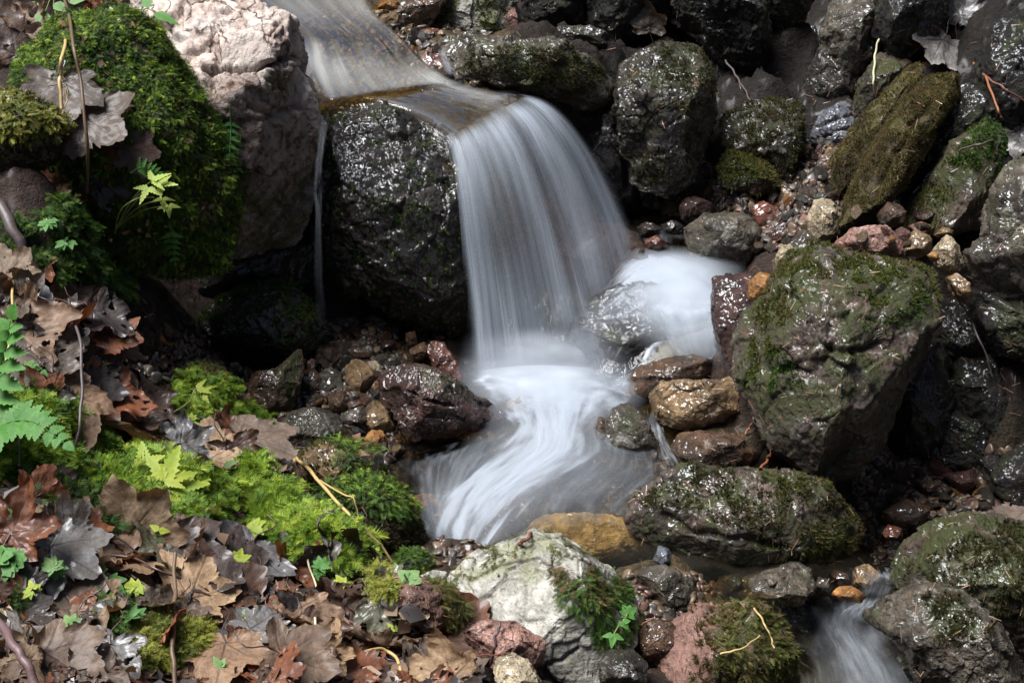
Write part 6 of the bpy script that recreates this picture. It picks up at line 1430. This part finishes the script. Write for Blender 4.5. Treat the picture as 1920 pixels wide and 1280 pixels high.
# upper right basin
foam(zs([(1110,600,.075),(1160,500,.105),(1230,470,.115),(1300,500,.12)]), zs([(1150,690,.03),(1230,560,.13),(1290,560,.125),(1350,600,.10)]), .9, 1, (.4,.35,.3,.2), bulge=.012)
foam(zs([(1130,540,.11),(1190,478,.112),(1260,478,.112),(1350,520,.112)]), zs([(1120,600,.11),(1200,560,.13),(1280,580,.125),(1350,660,.08)]), .9, 2, (.45,.35,.35,.1), bulge=.008, lift=.006)
foam(zs([(1230,530,.15),(1290,520,.14),(1355,540,.12)]), zs([(1200,700,.02),(1270,700,.02),(1350,690,.03)]), .95, 3, (.2,.1,.25,.1), bulge=.03, ns=50)
# veils over the round rock
foam(ys([(1160,552,2.86),(1190,590,2.82),(1225,640,2.79),(1270,690,2.77)]), ys([(1330,560,2.90),(1345,590,2.86),(1350,640,2.82),(1350,690,2.80)]), .75, 4, (.5,.1,.35,.1), ns=60)
foam(ys([(1062,600,2.86),(1060,640,2.84),(1062,680,2.83),(1070,730,2.80)]), ys([(1120,570,2.83),(1130,610,2.81),(1140,650,2.79),(1160,720,2.76)]), .26, 5, (.35,.35,.3,.15), ns=60)
# apron at the foot of the fall, then the tongue that swings left
foam(zs([(868,672,.045),(880,705,.03),(905,740,.015),(950,790,.01)]), zs([(1200,690,.03),(1190,725,.02),(1175,760,.012),(1125,800,.01)]), .95, 6, (.3,.3,.6,.3), bulge=.02, rag=.22)
foam(zs([(890,690,.035),(905,735,.02),(958,788,.012),(930,830,.006),(868,880,.0),(815,945,-.005),(795,1010,-.012),(830,1068,-.02)]),
     zs([(1195,705,.03),(1170,745,.02),(1122,795,.012),(1128,850,.006),(1068,890,.0),(1010,925,-.005),(960,985,-.012),(890,1070,-.02)]), .92, 7, (.30,.36,.25,.28), ns=140, nt=70, fs=2.2, rag=.22)
foam(zs([(930,700,.045),(960,740,.03),(990,790,.02),(985,840,.012),(930,885,.004),(870,940,0),(840,1000,-.006)]),
     zs([(1150,715,.04),(1120,755,.03),(1095,800,.02),(1080,840,.012),(1010,890,.004),(950,935,0),(900,1000,-.006)]), .7, 8, (.4,.42,.3,.35), ns=120, nt=60, fs=2.2, rag=.25)
flowmesh('white_water', fo, M['foam'], 'milky white water spreading from the foot of the fall'); fo = []
# soft spray standing over the churning water
soft(ys([(1010,690,2.88),(1020,600,2.93),(1040,500,3.0)]), ys([(1330,720,2.86),(1345,620,2.92),(1350,480,3.05)]), .22, 1, pw=(1.2,1.3))
soft(zs([(1050,580,.09),(1090,660,.05)]), zs([(1230,470,.12),(1270,640,.12)]), .16, 9, bulge=.02, pw=(1.2,1.2))
soft(zs([(1190,660,.10),(1170,540,.13),(1160,450,.13)]), zs([(1380,690,.10),(1400,580,.12),(1400,470,.12)]), .95, 2, bulge=.02, pw=(1.2,1.2))
soft(zs([(1180,640,.12),(1150,540,.13),(1150,455,.13)]), zs([(1380,640,.12),(1400,560,.13),(1400,480,.13)]), .8, 7, bulge=.03, pw=(1.2,1.2))
soft(ys([(840,760,2.78),(850,690,2.82),(870,610,2.87)]), ys([(1210,770,2.76),(1200,690,2.80),(1170,610,2.86)]), .8, 3, bulge=.02, pw=(1.7,1.4))
soft(zs([(850,660,.04),(840,720,.02),(880,800,.012)]), zs([(1220,680,.05),(1220,740,.025),(1180,820,.012)]), .9, 4, bulge=.030, pw=(1.6,1.2))
soft(zs([(890,730,.02),(870,820,.008),(770,940,-.004),(740,1080,-.015)]), zs([(1200,740,.02),(1180,830,.008),(1080,940,-.004),(960,1100,-.015)]), .40, 5, ns=70, bulge=.012, pw=(.8,1.2))
soft(zs([(960,800,.01),(900,900,.0),(850,1000,-.008)]), zs([(1230,810,.01),(1220,900,.0),(1080,1000,-.008)]), .16, 6, ns=70, bulge=.008, pw=(1,1))
flowmesh('spray_mist', fo, M['mist'], 'soft white spray over the churning water'); fo = []
# thin streaks
foam(zs([(1090,780,.008),(1080,850,.004),(1010,920,-.002),(1000,980,-.01)]), zs([(1250,840,.008),(1270,900,.0),(1200,960,-.006),(1180,1000,-.01)]), .30, 9, (.25,.3,.2,.3), fs=1.5)
foam(zs([(740,860,-.01),(760,900,-.012),(790,960,-.015),(830,1060,-.02)]), zs([(960,800,.006),(900,860,.0),(860,960,-.008),(900,1060,-.018)]), .40, 10, (.35,.1,.25,.2), fs=1.5)
foam(zs([(1205,770,.03),(1212,800,.0),(1222,835,-.015),(1230,870,-.02)]), zs([(1238,765,.03),(1245,800,.0),(1258,835,-.015),(1290,880,-.02)]), .8, 11, (.25,.25,.15,.25), ns=50, nt=24)
# lower rills
foam(zs([(1285,1095,-.07),(1282,1118,-.11),(1270,1140,-.15),(1240,1160,-.16)]), zs([(1312,1098,-.07),(1330,1115,-.11),(1380,1135,-.15),(1390,1165,-.16)]), .85, 12, (.25,.25,.1,.3), ns=50, nt=30)
foam(zs([(1618,1070,-.055),(1612,1098,-.085),(1600,1126,-.125),(1560,1160,-.137)]), zs([(1668,1062,-.05),(1680,1090,-.075),(1664,1124,-.125),(1640,1165,-.137)]), 1.0, 13, (.2,.2,.1,.3), ns=50, nt=30)
foam(zs([(1530,1062,-.07),(1535,1095,-.11),(1540,1125,-.15)]), zs([(1640,1066,-.07),(1640,1100,-.11),(1640,1130,-.15)]), .40, 14, (.2,.2,.15,.3), ns=50, nt=30)
foam(zs([(1470,1118,-.130),(1470,1170,-.142),(1490,1230,-.155),(1500,1320,-.160)]), zs([(1690,1120,-.130),(1700,1170,-.142),(1750,1240,-.155),(1810,1330,-.160)]), .45, 15, (.2,.2,.12,.1), ns=90, nt=60, fs=1.2)
foam(zs([(1560,1120,-.128),(1540,1170,-.139),(1560,1230,-.152),(1600,1320,-.156)]), zs([(1690,1110,-.128),(1660,1170,-.139),(1700,1240,-.152),(1740,1330,-.156)]), .38, 22, (.3,.3,.12,.1), ns=90, nt=60, fs=1.2)
foam(zs([(1190,1110,-.140),(1195,1165,-.142)]), zs([(1400,1105,-.140),(1420,1155,-.142)]), .5, 16, (.2,.2,.2,.2), ns=40, nt=40)
foam(zs([(1190,430,.098),(1200,460,.099)]), zs([(1290,405,.098),(1300,455,.099)]), .45, 17, (.2,.2,.2,.2), ns=40, nt=40)
# side trickle left of the wet boulder, dribbles above the lip
foam(ys([(586,345,2.86),(590,420,2.84),(588,500,2.84),(590,580,2.86),(592,650,2.88)]), ys([(604,345,2.86),(604,420,2.83),(606,500,2.83),(612,580,2.85),(622,650,2.87)]), .42, 18, (.3,.3,.15,.35), ns=90, nt=20)
foam(ys([(596,215,3.02),(594,270,2.95),(588,320,2.90),(586,360,2.87)]), ys([(622,210,3.02),(610,270,2.94),(604,320,2.89),(600,360,2.86)]), .35, 19, (.3,.3,.15,.3), ns=60, nt=20)
foam(ys([(818,90,3.36),(826,115,3.33),(838,140,3.30)]), ys([(832,88,3.36),(846,115,3.32),(862,150,3.28)]), .7, 20, (.3,.3,.15,.25), ns=40, nt=16)
foam(ys([(828,260,3.0),(846,330,2.92),(868,420,2.88),(876,520,2.88),(872,640,2.90)]), ys([(868,262,3.0),(888,330,2.91),(898,420,2.87),(905,520,2.87),(905,640,2.88)]), .35, 21, (.3,.3,.1,.25), ns=90, nt=26)
flowmesh('thin_white_water', fo, M['thin'], 'thin white rills and streaks')
